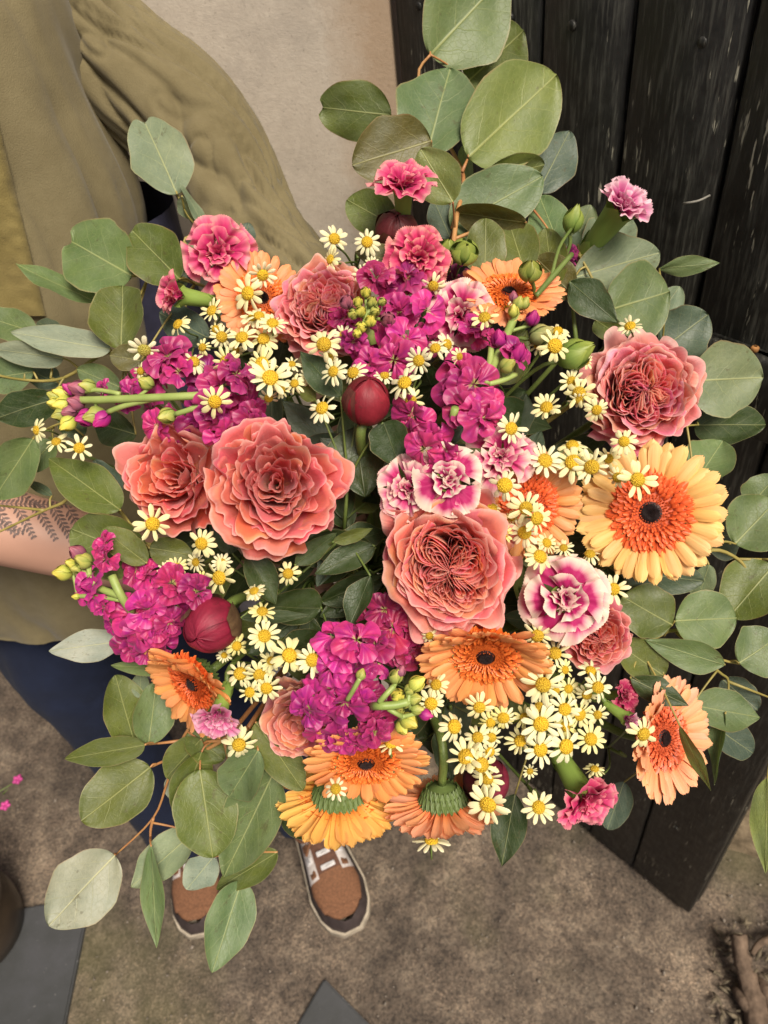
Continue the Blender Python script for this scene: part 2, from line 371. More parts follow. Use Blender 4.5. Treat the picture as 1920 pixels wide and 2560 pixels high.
# wall --------------------------------------------------------------
D0 = Vector((.078, .829, 0)); DD = Vector((.609, -.793, 0)); DN = Vector((-.793, -.609, 0))   # door foot, run, face normal (to camera)
WD = Vector((-.955, .296, 0)).normalized(); WN = Vector((-.296, -.955, 0)).normalized()
def m_wall():
    n = NT('rendered_wall'); tc = n.add('ShaderNodeTexCoord'); o = tc.outputs['Object']
    a = n.noise(o, 4, 4, .6); c = n.noise(o, 120, 4, .65); st = n.add('ShaderNodeMapping', {0: o, 3: (30, 30, 3.)}).outputs[0]
    s = n.noise(st, 1.0, 4, .6)
    col = n.ramp(a, [(.3, (.47, .41, .34)), (.7, (.62, .55, .46))])
    col = n.mix(n.math('MULTIPLY', n.ramp(c, [(.4, 0), (.7, 1)]), .3), col, (.74, .67, .57))
    gm = n.noise(o, 9, 6, .7); col = n.mix(n.math('MULTIPLY', n.ramp(gm, [(.5, 0), (.66, 1)]), .45), col, (.33, .29, .25)); gs = n.noise(o, 200, 3, .7); col = n.mix(n.math('MULTIPLY', n.ramp(gs, [(.6, 0), (.7, 1)]), .5), col, (.25, .21, .17))
    x = n.add('ShaderNodeSeparateXYZ', {0: o})
    e = n.math('ADD', x.outputs[0], n.math('MULTIPLY', n.math('SUBTRACT', s, .5), .05))
    col = n.mix(n.math('MULTIPLY', n.ramp(e, [(.02, 1), (.07, 0)]), .55), col, (.40, .24, .12))    # rusty stain by the door
    return n.out(col, .85, n.bump(n.math('ADD', n.math('MULTIPLY', a, .6), n.math('MULTIPLY', n.noise(o, 300, 4, .7), .5)), .28, .003), spec=.2)
M_WALL = m_wall()
wall = thing('wall', 'pale sandy rendered wall behind the person\'s sleeve', 'wall', Matrix.Translation(D0 + WD * .004))
wm = Matrix((WD, Vector((0, 0, 1)), WN)).transposed().to_4x4()   # local x along wall, y up, z out
def wall_panel(name, s0, s1, z0, z1, out, thick, mat, label=None):
    nx, nz = 40, 40; mb = MB()
    mb.grid(sheet([(s0, z0, out), (s1, z0, out), (s1, z1, out), (s0, z1, out)], nx, nz))
    mb.grid(sheet([(s0, z0, out - thick), (s0, z0, out), (s0, z1, out), (s0, z1, out - thick)], 2, nz))
    mb.grid(sheet([(s1, z0, out), (s1, z0, out - thick), (s1, z1, out - thick), (s1, z1, out)], 2, nz))
    mb.grid(sheet([(s0, z1, out), (s1, z1, out), (s1, z1, out - thick), (s0, z1, out - thick)], nx, 2))
    me = mb.mesh(name, mat); o = ob(name, me, parent=wall, mw=wm, label=label)
    for p in me.polygons: p.use_smooth = False
    return o
wall_panel('render_face', 0, .338, 0, 2.5, 0, .3, M_WALL)
M_GREY = m_simple('grey_render', (.42, .395, .41), .85, 40, .2, bs=.5, bd=.004, spec=.2)
wall_panel('render_return', .350, 3.0, 0, 2.5, -.012, .3, M_GREY, 'greyer stretch of wall beyond a vertical joint')
wall_panel('joint', .338, .350, 0, 2.5, -.02, .2, m_simple('joint', (.10, .09, .08), .9, 60, .3))

# door --------------------------------------------------------------
def m_door():
    n = NT('worn_black_paint'); tc = n.add('ShaderNodeTexCoord'); o = tc.outputs['Object']; c, r = n.obj()
    off = n.math('MULTIPLY', r, 9.0)
    x = n.add('ShaderNodeSeparateXYZ', {0: o})
    p = n.vec(n.math('ADD', x.outputs[0], off), x.outputs[1], n.math('MULTIPLY', x.outputs[2], .085))
    s1 = n.noise(p, 330, 4, .65); s2 = n.noise(o, 60, 4, .7); big = n.noise(o, 7, 3)
    p2 = n.vec(n.math('ADD', x.outputs[0], off), x.outputs[1], n.math('MULTIPLY', x.outputs[2], .11))
    s3 = n.noise(p2, 230, 3, .6)
    col = n.ramp(s2, [(.3, (.006, .006, .0055)), (.7, (.015, .015, .013))])
    col = n.mix(n.math('MULTIPLY', n.ramp(s1, [(.48, 0), (.68, 1)]), .55), col, (.085, .085, .072))
    th = n.math('SUBTRACT', s3, n.math('MULTIPLY', n.math('SUBTRACT', .58, big), .55))
    col = n.mix(n.ramp(th, [(.635, 0), (.69, 1)]), col, (.33, .32, .25))
    chip = n.noise(n.vec(n.math('ADD', x.outputs[0], off), x.outputs[1], n.math('MULTIPLY', x.outputs[2], .28)), 38, 4, .7)
    col = n.mix(n.ramp(chip, [(.70, 0), (.71, 1)]), col, (.50, .47, .37))
    h = n.math('SUBTRACT', n.math('MULTIPLY', s1, .5), n.ramp(th, [(.64, 0), (.66, .6)]))
    return n.out(col, n.ramp(s2, [(.3, .38), (.7, .62)]), n.bump(h, .6, .0016), spec=.45)
M_DOOR = m_door()
M_RAW = m_simple('bare_wood_edge', (.22, .17, .07), .8, 60, .5, bs=.5, bd=.002)
door = thing('door', 'old black painted plank door, worn and chipped, standing ajar at right', 'door', Matrix.Translation(D0))
dm = Matrix((DD, DN, Vector((0, 0, 1)))).transposed().to_4x4()   # x along door, y toward camera, z up
_edges = [0, .086, .170, .2535, .344, .432, .5442]
for i in range(6):
    s0, s1 = _edges[i], _edges[i + 1]; gap = .0013 if i != 3 else .0024
    mb = MB(); m = Matrix.Translation(((s0 + s1) / 2, -.011 + .0012 * math.sin(i * 5.1), 1.005))
    box_mb(mb, m, s1 - s0 - 2 * gap, .022, 1.99, .0028)
    ob('plank', mb.mesh('plank', M_DOOR), parent=door, mw=dm)
mb = MB(); mb.tube([(.3475, -.004, .05), (.3468, -.0035, .5), (.3482, -.0035, 1.0), (.3472, -.0035, 1.5), (.3478, -.004, 1.95)], [.0022, .0026, .0018, .003, .002], 6, 5)
ob('bare_wood_edge', mb.mesh('bare_wood_edge', M_RAW), parent=door, mw=dm, label='yellow bare wood showing along a plank joint')
mb = MB(); box_mb(mb, Matrix.Translation((.2721, -.037, 1.005)), .5442, .026, 1.98, .003)
ob('backing_board', mb.mesh('backing_board', M_DOOR), parent=door, mw=dm)
mb = MB(); box_mb(mb, Matrix.Translation((.452, .009, 1.042)), .186, .018, .078, .004)
ob('ledge_rail', mb.mesh('ledge_rail', M_DOOR), parent=door, mw=dm, label='horizontal black rail across the door')
for i in range(6):
    for z in (.25, .98, 1.29, 1.75):
        mb = MB(); xx = (_edges[i] + _edges[i + 1]) / 2 + .012 * math.sin(i * 3 + z * 9); mb.tube([(xx, -.001, z), (xx, .0012, z)], [.0042, .0036], 10, 1); ob('nail_head', mb.mesh('nail_head', M_DOOR), parent=door, mw=dm)
mb = MB(); mb.tube([(.338, .002, 1.19), (.335, .012, 1.189), (.328, .016, 1.187), (.323, .012, 1.184)], .0009, 5)
ob('wire_hook', mb.mesh('wire_hook', m_simple('old_wire', (.25, .24, .21), .5)), parent=door, mw=dm)
mb = MB(); box_mb(mb, Matrix.Translation((.405, .012, 1.0845)), 0.006, .005, .005, .001)
ob('rusty_peg', mb.mesh('rusty_peg', m_simple('rust', (.35, .16, .05), .8, 200, .5)), parent=door, mw=dm)

# stone wall beyond the door's free edge ----------------------------
sw = MB(); e0 = Vector((.52, .50, 0)); ed = Vector((.93, -.36, 0)).normalized(); en = Vector((-.36, -.93, 0)).normalized()
A = np.zeros((50, 40, 3))
for i in range(50):
    for j in range(40):
        p = e0 + ed * (-.25 + i * .04) + Vector((0, 0, j * .04 - .02))
        q = en * (.02 * noise.noise(p * 5) + .008 * noise.noise(p * 22)); A[i, j] = p + q - en * (.03 * (j / 39) ** 2)
M_STONE = m_simple('brown_stone', (.20, .155, .10), .9, 25, .5, bs=.8, bd=.01, spec=.2)
B = A.copy() - np.array(en) * .3
sw.grid(A); sw.grid(B[::-1]); sw.grid(np.stack([A[:, -1], B[:, -1]], 1)[::-1]); sw.grid(np.stack([A[0], B[0]], 0)[::-1]); sw.grid(np.stack([A[-1], B[-1]], 0))
o = ob('stone_wall', sw.mesh('stone_wall', M_STONE)); o['label'] = 'brown stone wall beyond the foot of the black door'; o['category'] = 'wall'

# dead root / twig in the corner, pot and small plant at the left edge
M_ROOT = m_simple('dry_root', (.13, .092, .066), .9, 70, .45, bs=.9, bd=.004, spec=.2)
rt = thing('dry_root', 'gnarled brown root stub on the ground in the bottom right corner', 'root', Matrix.Translation(G(1890, 2500)))
def gp(x, y, z): p = G(x, y, z); return p - rt.location
mb = MB(); mb.tube([gp(1920, 2640, .0), gp(1885, 2500, .02), gp(1862, 2430, .035), gp(1852, 2370, .045), gp(1846, 2338, .05)], [.026, .019, .013, .0135, .013], 9)
v = mb.v[-1]
for q in range(len(v)):
    pv = Vector(v[q]); v[q] = pv + Vector((1, 1, 1)) * .006 * noise.noise(pv * 60)
ob('main_root', mb.mesh('main_root', M_ROOT), parent=rt)
mb = MB(); mb.tube([gp(1900, 2540, .015), gp(1860, 2500, .02), gp(1838, 2470, .01)], [.014, .012, .006], 8)
mb.tube([gp(1950, 2560, .02), gp(1915, 2480, .03), gp(1885, 2440, .01)], [.016, .011, .005], 8)
mb.tube([gp(1960, 2340, .02), gp(1905, 2355, .025), gp(1880, 2385, .02)], [.008, .006, .004], 7)
ob('side_root', mb.mesh('side_root', M_ROOT), parent=rt)
litter = MB()
for i in range(70):
    c = G(1780 + random.random() * 160, 2300 + random.random() * 300, .006); r = .004 + .008 * random.random()
    a = random.random() * 6.28; d = Vector((math.cos(a), math.sin(a), .2)) * r
    litter.tube([c - d, c + Vector((0, 0, .002)), c + d], [.001, r * .35, .001], 5, 1)
o = ob('leaf_litter', litter.mesh('leaf_litter', m_simple('litter', (.13, .105, .07), .9, 90, .6)), kind='stuff')
o['label'] = 'crumbs of dry bark and soil around the root'; o['category'] = 'litter'

gr = MB()
for i in range(700):
    c = G(random.uniform(-60, 1980), random.uniform(1750, 2620), 0.); rr = random.uniform(.0006, .0022) * (1.6 if random.random() < .06 else 1); a = random.random() * 6.28
    d = Vector((math.cos(a), math.sin(a), random.uniform(-.2, .2))) * rr; c.z = rr * .2
    gr.tube([c - d, c + Vector((0, 0, rr * .25)), c + d], [rr * .3, rr * .8, rr * .25], 5, 1)
o = ob('grit', gr.mesh('grit', m_simple('grit_stone', (.20, .17, .14), .9, 25, .7)), kind='stuff'); o['label'] = 'loose grit scattered over the worn ground'; o['category'] = 'grit'
pc = G(-52, 2330); pot = thing('plant_pot', 'dark brown ribbed pot cut off by the left edge', 'pot', Matrix.Translation(pc))
prof = [(.075, 0), (.086, .01), (.093, .05), (.094, .09), (.088, .105), (.097, .13), (.101, .17), (.097, .20), (.091, .215), (.098, .24), (.099, .27), (.094, .285), (.086, .285), (.084, .25), (.07, .245), (.001, .245)]
A = np.zeros((40, len(prof), 3))
for i in range(40):
    for j, (r, z) in enumerate(prof): A[i, j] = (r * math.cos(i * pi / 20), r * math.sin(i * pi / 20), z)
ob('bowl', MB().grid(A, wrap=True).mesh('bowl', m_simple('brown_glaze', (.035, .024, .015), .35, 12, .4)), parent=pot)
pp = thing('pot_plant', 'small pink flowered plant in the pot at the left edge', 'plant', Matrix.Translation(pc + Vector((0, 0, .245))))
M_PINKF = m_simple('pink_flower', (.45, .05, .22), .6); mb = MB(); mf = MB()
for i in range(16):
    a = i * 2.4; t = Vector((math.cos(a) * .12, math.sin(a) * .10, .10 + .05 * random.random()))
    if i == 3: t = Vector(G(14, 2015, .30)) - pp.location
    if i == 7: t = Vector(G(45, 1950, .30)) - pp.location
    mb.tube([(0, 0, 0), t * .5 + Vector((0, 0, .03)), t], [.0018, .0014, .0008], 5)
    for q in range(9):
        b = t * (.3 + .07 * q); a2 = q * 2.4
        mb.tube([b, b + Vector((math.cos(a2), math.sin(a2), .6)) * .012], [.0015, .0003], 4, 1)
    for q in range(5):
        a2 = q * 1.256; d = Vector((math.cos(a2), math.sin(a2), .3)) * .009
        mf.tube([t, t + d * .6, t + d], [.001, .004, .001], 6, 2)
ob('stems', mb.mesh('stems', M_STEM), parent=pp); ob('blossom', mf.mesh('blossom', M_PINKF), parent=pp)

# ================================================================== PERSON
BIND = P(900, 1420, .70)                       # where the stems are gripped
BAX = (P(985, 1330, .46) - BIND).normalized()  # bouquet axis, from grip to flowers
M_SKIN = NT('skin'); _tc = M_SKIN.add('ShaderNodeTexCoord'); _n = M_SKIN.noise(_tc.outputs['Object'], 60, 4); _n2 = M_SKIN.noise(_tc.outputs['Object'], 9, 3)
M_SKIN = M_SKIN.out(M_SKIN.mix(M_SKIN.ramp(_n2, [(.35, 0), (.65, 1)]), (.37, .20, .145), (.45, .255, .185)), .5, M_SKIN.bump(_n, .2, .001), trans=.0)
bx = BAX.orthogonal().normalized(); bx = (Vector((-1, 0, 0)) - BAX * Vector((-1, 0, 0)).dot(BAX)).normalized(); by = BAX.cross(bx)
def skin_body():
    V = []; E = []; Rr = []
    def vtx(p, r, parent=None):
        V.append(Vector(p)); Rr.append(r)
        if parent is not None: E.append((parent, len(V) - 1))
        return len(V) - 1
    pel = vtx((-.40, .735, .88), .11); sp = vtx((-.41, .745, 1.05), .10, pel); ch = vtx((-.41, .75, 1.24), .115, sp)
    nb = vtx((-.41, .75, 1.40), .055, ch); nk = vtx((-.41, .735, 1.47), .05, nb); hd = vtx((-.41, .72, 1.58), .085, nk); vtx((-.41, .725, 1.66), .07, hd)
    vtx((-.41, .64, 1.56), .018, hd)
    for s, hip, kn, an, toe in ((-1, (-.48, .73, .83), (-.475, .68, .46), (-.462, .66, .09), (-.447, .56, .045)), (1, (-.33, .73, .83), (-.29, .69, .46), (-.235, .68, .09), (-.19, .56, .045))):
        a = vtx(hip, .085, pel); a = vtx(kn, .055, a); a = vtx(an, .030, a); vtx(toe, .016, a)
    arms = (((-.25, .825, 1.375), tuple(P(535, 395, .70)), tuple(P(835, 900, .675)), .035, 1.0), ((-.585, .74, 1.35), (-.575, .565, 1.10), (-.165, .47, .945), -.03, -1.0))
    for sh, el, wr, zo, sgn in arms:
        a = vtx((sh[0], sh[1], sh[2] - .015), .016, vtx((sh[0] - (.08 if sgn > 0 else -.08), .79, 1.36), .018, ch)); m1 = (Vector(sh) + Vector(el)) / 2; a = vtx(m1, .022, a); a = vtx(el, .034 if sgn < 0 else .028, a)
        e, wv = Vector(el), Vector(wr)
        a = vtx(e.lerp(wv, .3), .042 if sgn < 0 else .03, a); a = vtx(e.lerp(wv, .65), .036 if sgn < 0 else .03, a); a = vtx(wr, .027, a)
        c = BIND + BAX * zo
        a0 = math.atan2((wv - c).dot(by), (wv - c).dot(bx))
        def ring(ang, z, rad): return c + BAX * z + (bx * math.cos(ang) + by * math.sin(ang)) * rad
        palm = vtx(ring(a0 + .15 * sgn, 0, .050), .020, a)
        for f in range(4):
            z = (f - 1.5) * .021; L = (.85, 1.0, .95, .78)[f]; q = palm
            for k, (da, rr, rd) in enumerate(((.55, .049, .0095), (1.25, .043, .009), (2.0, .040, .0085), (2.6, .039, .007))):
                q = vtx(ring(a0 + da * L * sgn, z * (1 - .05 * k), rr), rd, q)
        q = palm
        for k, (da, z, rr, rd) in enumerate(((-.45, .030, .051, .011), (-1.1, .040, .044, .010), (-1.7, .044, .041, .008))):
            q = vtx(ring(a0 + da * sgn, z, rr), rd, q)
    me = bpy.data.meshes.new('person'); me.from_pydata(V, E, []); me.update()
    o = ob('person', me); md = o.modifiers.new('s', 'SKIN'); md.use_smooth_shade = True
    sv = me.skin_vertices[0].data
    for i, r in enumerate(Rr): sv[i].radius = (r, r); sv[i].use_root = (i == 0)
    ss = o.modifiers.new('ss', 'SUBSURF'); ss.levels = ss.render_levels = 2
    dg = bpy.context.evaluated_depsgraph_get(); ev = bpy.data.meshes.new_from_object(o.evaluated_get(dg))
    o.modifiers.clear(); o.data = ev; ev.materials.clear(); ev.materials.append(M_SKIN)
    return o
person = skin_body()
person['label'] = 'person in olive overshirt, navy jeans and brown trainers holding the bouquet'; person['category'] = 'person'

def m_cloth(name, c1, c2, weave=900., rough=.85, sheen=.12):
    n = NT(name); tc = n.add('ShaderNodeTexCoord'); o = tc.outputs['Object']
    a = n.noise(o, 6, 4, .6); b = n.noise(o, 60, 4, .7); w = n.noise(o, weave, 2, .5)
    col = n.ramp(n.math('ADD', n.math('MULTIPLY', a, .7), n.math('MULTIPLY', b, .3)), [(.32, c1), (.66, c2)])
    h = n.math('ADD', n.math('MULTIPLY', w, .35), n.math('MULTIPLY', n.noise(n.add('ShaderNodeMapping', {0: o, 2: (0, .7, .6), 3: (10, 40, 40)}).outputs[0], 1.4, 3, .5), 1.0))
    wp = n.add('ShaderNodeMapping', {0: o, 2: (.5, .6, .3), 3: (1, 1, .45)}).outputs[0]
    cr = n.math('ABSOLUTE', n.math('SUBTRACT', n.noise(wp, 13, 1.5, .45), .5)); cr = n.ramp(cr, [(0, 0), (.13, 1)], 'EASE')
    wv = n.add('ShaderNodeTexWave', {'Vector': o, 'Scale': 420., 'Distortion': 1.5}).outputs[1]
    h = n.math('ADD', n.math('MULTIPLY', w, .2), n.math('ADD', n.math('MULTIPLY', cr, .35), n.math('MULTIPLY', wv, .0)))
    return n.out(col, rough, n.bump(h, .55, .004), sheen=sheen, spec=.2)
M_OLIVE = m_cloth('olive_cotton', (.125, .101, .050), (.200, .168, .092))
M_OLIVE2 = m_cloth('olive_placket', (.150, .115, .036), (.22, .175, .066))
M_NAVY = m_cloth('navy_denim', (.006, .009, .022), (.013, .020, .048), 1200., sheen=.02)
M_SHIRT = m_simple('navy_tee', (.03, .03, .06), .85, 50, .3)
def loft(path, radii, nseg=64, nlen=90, folds=(.004, 6.0, 1.0, .75), seed=0., cap=False, ref=None):
    """closed cloth tube along path with (a,b) radii, wrinkled"""
    path = [Vector(p) for p in path]; n = len(path); mb = MB(); cen = []; rad = []
    for i in range(nlen):
        t = i / (nlen - 1) * (n - 1); k = min(int(t), n - 2); f = t - k
        p0 = path[max(k - 1, 0)]; p1 = path[k]; p2 = path[k + 1]; p3 = path[min(k + 2, n - 1)]
        cen.append(0.5 * ((2 * p1) + (p2 - p0) * f + (2 * p0 - 5 * p1 + 4 * p2 - p3) * f * f + (3 * p1 - p0 - 3 * p2 + p3) * f ** 3))
        f2 = f * f * (3 - 2 * f); ra, rb = radii[k], radii[k + 1]; rad.append((ra[0] * (1 - f2) + rb[0] * f2, ra[1] * (1 - f2) + rb[1] * f2))
    A = np.zeros((nseg, nlen, 3)); X = None
    for i in range(nlen):
        t = (cen[min(i + 1, nlen - 1)] - cen[max(i - 1, 0)]).normalized()
        if X is None: X = Vector(ref or (1, 0, 0))
        X = (X - t * X.dot(t)).normalized(); Yv = t.cross(X)
        for j in range(nseg):
            an = 2 * pi * j / nseg; d = X * math.cos(an) * rad[i][0] + Yv * math.sin(an) * rad[i][1]
            p = cen[i] + d; s = i / (nlen - 1); dn = d.normalized()
            ca, sa = math.cos(an), math.sin(an)
            hgt = 0.
            for oc, (fr, am) in enumerate(((1.0, 1.0), (1.9, .5))):
                q = Vector((s * folds[1] * fr + folds[2] * (sa + .5 * ca) * fr * .8 + seed * 3 + oc * 7, ca * folds[3] * fr, sa * folds[3] * fr + seed))
                rd = 1 - min(1, abs(noise.noise(q)) * 2.6); hgt += am * (.35 - rd ** 2.4)
            md = .25 + .95 * max(0, noise.noise(p * 8 + Vector((seed, 2, 3))) + .45)
            p = p + dn * (folds[0] * hgt * md + folds[0] * 1.5 * noise.noise(p * 7 + Vector((seed, 0, 0))))
            A[j, i] = p
    return mb.grid(A, wrap=True), A
# overshirt body
sm, SA = loft([(-.405, .735, .755), (-.405, .735, .90), (-.40, .74, 1.05), (-.395, .745, 1.2), (-.40, .75, 1.33), (-.41, .75, 1.42)],
              [(.205, .155), (.200, .150), (.205, .145), (.212, .140), (.205, .130), (.17, .10)], 130, 160, (.015, 2.2, 1.2, 2.2), 2.0)
shirt_me = sm.mesh('overshirt', M_OLIVE); shirt = ob('overshirt', shirt_me, parent=person, label='crumpled olive cotton overshirt')
bv = BVHTree.FromPolygons([v.co.copy() for v in shirt_me.vertices], [tuple(p.vertices) for p in shirt_me.polygons])
def on(bvh, x, y, off):
    r = Vector(ray(x, y)).normalized(); h = bvh.ray_cast(CV, r)
    return None if h[0] is None else h[0] - r * off
# overlapping front edge with a puckered seam
rows = []
for i in range(46):
    y = 250 + i * 12; xe = -18 + (y - 250) * .245
    row = []
    for j in range(16):
        x = xe - (15 - j) * 11
        pt = on(bv, x, y, .008 + .0016 * noise.noise((x * .05, y * .16, 1)) + (.0022 * noise.noise((x * .03, y * .22, 5)) if j > 9 else 0) - (.0045 if j == 15 else 0))
        row.append(pt if pt is not None else (row[-1] if row else P(x, y, .62)))
    rows.append(row)
ob('front_placket', MB().grid(np.array(rows, dtype=float)).mesh('front_placket', M_OLIVE2), parent=person, label='puckered stitched front edge of the overshirt')
# sleeves
E1 = P(532, 400, .695); W1 = P(850, 930, .672)
sm, _ = loft([(-.32, .80, 1.42), (-.245, .815, 1.36), tuple((Vector((-.245, .815, 1.36)) + E1) / 2 + Vector((.0, .012, 0))), tuple(E1 + Vector((.004, .006, .0))), tuple(E1.lerp(W1, .35)), tuple(E1.lerp(W1, .7)), tuple(W1)],
             [(.055, .055), (.058, .056), (.050, .048), (.046, .045), (.044, .043), (.042, .041), (.038, .037)], 110, 260, (.0125, 7.0, 2.6, 1.2), 5.0)
_sl = sm.mesh('sleeve', M_OLIVE); sleeve = ob('sleeve', _sl, parent=person, label='wrinkled olive sleeve reaching behind the bouquet')
sbv = BVHTree.FromPolygons([v.co.copy() for v in _sl.vertices], [tuple(p.vertices) for p in _sl.polygons])
sm, _ = loft([(-.53, .755, 1.38), (-.59, .74, 1.32), (-.60, .66, 1.20), (-.575, .565, 1.10), (-.53, .552, 1.085)], [(.06, .06), (.066, .064), (.058, .058), (.056, .056), (.054, .054)], 60, 70, (.006, 4, .8, .8), 9.0)
ob('sleeve', sm.mesh('sleeve', M_OLIVE), parent=person, label='rolled up olive sleeve at the left')
# jeans
sm, _ = loft([(-.475, .735, .92), (-.48, .725, .80), (-.482, .70, .62), (-.476, .685, .45), (-.468, .665, .25), (-.462, .655, .06)], [(.088, .12), (.088, .105), (.080, .088), (.070, .074), (.062, .066), (.066, .070)], 60, 100, (.005, 5, 1, .8), 1.0)
j1 = ob('trouser_leg', sm.mesh('trouser_leg', M_NAVY), parent=person, label='navy jeans leg at the left')
sm, _ = loft([(-.335, .735, .92), (-.33, .725, .80), (-.315, .71, .62), (-.288, .695, .45), (-.255, .68, .25), (-.238, .672, .06)], [(.088, .12), (.088, .105), (.080, .088), (.070, .074), (.062, .066), (.066, .070)], 60, 100, (.005, 5, 1, .8), 4.0)
ob('trouser_leg', sm.mesh('trouser_leg', M_NAVY), parent=person, label='navy jeans leg nearer the door')
mb, _ = loft([(-.345, .765, .78), (-.345, .775, 1.0), (-.34, .775, 1.17)], [(.19, .11), (.185, .10), (.18, .095)], 40, 20, (.002, 3, 1, .8), 3.)
ob('tee_shirt', mb.mesh('tee_shirt', M_SHIRT), parent=person)
# trainers
M_SUEDE = m_simple('brown_suede', (.15, .068, .034), .9, 300, .3, bs=.4); M_RAND = m_simple('dark_rand', (.038, .027, .026), .7, 80, .3)
M_SOLE = m_simple('pale_sole', (.36, .31, .24), .8, 60, .3); M_PANEL = m_simple('pale_panel', (.46, .42, .40), .7, 60, .15)
M_TONGUE = m_simple('brown_tongue', (.10, .045, .028), .85, 200, .3); M_LACE = m_simple('white_lace', (.55, .53, .53), .8, 120, .1)
def half_w(t): return .047 * (np.interp(t, [0, .05, .15, .35, .55, .75, .88, .95, 1], [.28, .62, .80, .80, .92, 1.06, .93, .68, .30]))
def shoe(heel, toe, label):
    d = Vector(toe) - Vector(heel); d.z = 0; L = d.length; yv = d.normalized(); xv = yv.cross(Vector((0, 0, 1)))
    m = Matrix((xv, yv, Vector((0, 0, 1)))).transposed().to_4x4(); m.translation = Vector(heel)
    root = ob('trainer', None, parent=person, mw=m, label=label)
    T = np.linspace(0, 1, 40)
    def band(z0, z1, i0, i1, mat, name, mid=None):
        prof = [(z0, i0)] + ([mid] if mid else []) + [(z1, i1)]
        out = []
        for t in list(T) + list(T[::-1]):
            pass
        left = [(-1, t) for t in T]; right = [(1, t) for t in T[::-1]]
        ring = left + right; A = np.zeros((len(ring), len(prof), 3))
        for a, (s, t) in enumerate(ring):
            for b, (z, ins) in enumerate(prof): A[a, b] = (s * max(half_w(t) - ins, .004), L * t + (-ins if t > .9 else (ins if t < .1 else 0)) * (1 if t in (0, 1) else abs(t - .5) * 2), z)
        mb = MB(); mb.grid(A, wrap=True)
        ob(name, mb.mesh(name, mat), parent=root); return A
    band(.0, .022, -.0005, -.003, M_SOLE, 'sole', (.012, -.004)); band(.022, .0225, -.003, .02, M_SOLE, 'welt')
    band(.0215, .050, .0, .008, M_RAND, 'rand', (.036, .001))
    def upper(t0, t1, a0, a1, name, mat, lift=0.):
        nt, na = 18, 16; A = np.zeros((na, nt, 3))
        for i, a in enumerate(np.linspace(a0, a1, na)):
            for j, t in enumerate(np.linspace(t0, t1, nt)):
                hw = max(half_w(t) - .006, .003); H = np.interp(t, [0, .12, .3, .45, .6, .75, .88, 1], [.085, .092, .095, .098, .085, .066, .055, .042]) + lift
                A[i, j] = (hw * math.sin(a) * (1 + lift * 4), L * (t if t < .97 else .97) - (.008 if t > .9 else 0), .043 + (H - .043) * max(math.cos(a), 0) ** .7)
        ob(name, MB().grid(A).mesh(name, mat), parent=root)
    upper(.68, 1.0, -pi / 2, pi / 2, 'toe_cap', M_SUEDE)
    upper(.05, .70, -pi / 2, -.55, 'side_panel', M_PANEL); upper(.05, .70, .55, pi / 2, 'side_panel', M_PANEL)
    upper(.22, .72, -.62, .62, 'tongue', M_TONGUE, -.001); upper(.0, .3, -pi / 2, pi / 2, 'heel_counter', M_RAND, .001)
    for q in range(5):
        t = .36 + q * .075; H = np.interp(t, [.3, .45, .6, .75], [.095, .098, .085, .066]); w = half_w(t) * .62
        mb = MB(); box_mb(mb, Matrix.Translation((0, L * t, H + .0035)) @ Matrix.Rotation(.28 * (-1 if t > .5 else .2), 4, 'X'), w * .9, .0085, .003, .001)
        ob('lace', mb.mesh('lace', M_LACE), parent=root)
        for s in (-1, 1):
            mb = MB(); box_mb(mb, Matrix.Translation((s * w * 1.02, L * t, H - .009)) @ Matrix.Rotation(s * .75, 4, 'Y'), .014, .013, .003, .001)
            ob('eyelet_tab', mb.mesh('eyelet_tab', M_LACE if q % 2 else M_SUEDE), parent=root)
    mb = MB(); H = .10
    for s in (-1, 1): mb.tube([(0, L * .42, H), (s * .02, L * .5, H + .004), (s * .035, L * .44, H - .008), (s * .018, L * .40, H + .002), (0, L * .42, H), (s * .03, L * .56, H - .014)], .0028, 6)
    ob('bow', mb.mesh('bow', M_SUEDE), parent=root)
def gz(x, y): p = G(x, y); p.z = -.002; return p
_t1 = gz(505, 2343); _t2 = gz(885, 2333)
shoe(_t1 + Vector((-.015, .285, 0)), _t1, 'brown suede trainer half hidden behind the hanging leaves')
shoe(_t2 + Vector((-.085, .27, 0)), _t2, 'brown suede trainer with white laces nearer the door')
# fern tattoo on the bare forearm, laid on the skin
pm = person.data; pbv = BVHTree.FromPolygons([v.co.copy() for v in pm.vertices], [tuple(p.vertices) for p in pm.polygons])
tat = MB()
def inkblob(x, y, ang, l, wd):
    A = np.zeros((5, 5, 3))
    for i in range(5):
        for j in range(5):
            v = j / 4 - .5; uu = (i / 4 - .5) * math.sin(pi * (j + .25) / 4.5)
            a, b = v * l, uu * wd
            pt = on(pbv, x + a * math.cos(ang) - b * math.sin(ang), y + a * math.sin(ang) + b * math.cos(ang), .0006)
            if pt is None: return
            A[i, j] = pt
    tat.grid(A)
for (x0, y0, x1, y1) in ((-60, 1215, 150, 1225), (-70, 1258, 190, 1262), (-60, 1290, 60, 1330), (-10, 1270, 40, 1340), (40, 1262, 85, 1345), (85, 1258, 140, 1350), (130, 1262, 190, 1370), (-60, 1225, -20, 1330), (20, 1215, 90, 1262), (170, 1270, 220, 1360)):
    nL = max(5, int(math.hypot(x1 - x0, y1 - y0) / 11)); an = math.atan2(y1 - y0, x1 - x0)
    for q in range(nL):
        t = (q + .5) / nL; x, y = x0 + (x1 - x0) * t, y0 + (y1 - y0) * t; l = 17 * (1.15 - .6 * t)
        inkblob(x, y, an, 15, 2.2)
        for s in (-1, 1): inkblob(x + math.cos(an + s * .9) * l * .55, y + math.sin(an + s * .9) * l * .55, an + s * .9 + random.uniform(-.2, .2), l, 6.5)
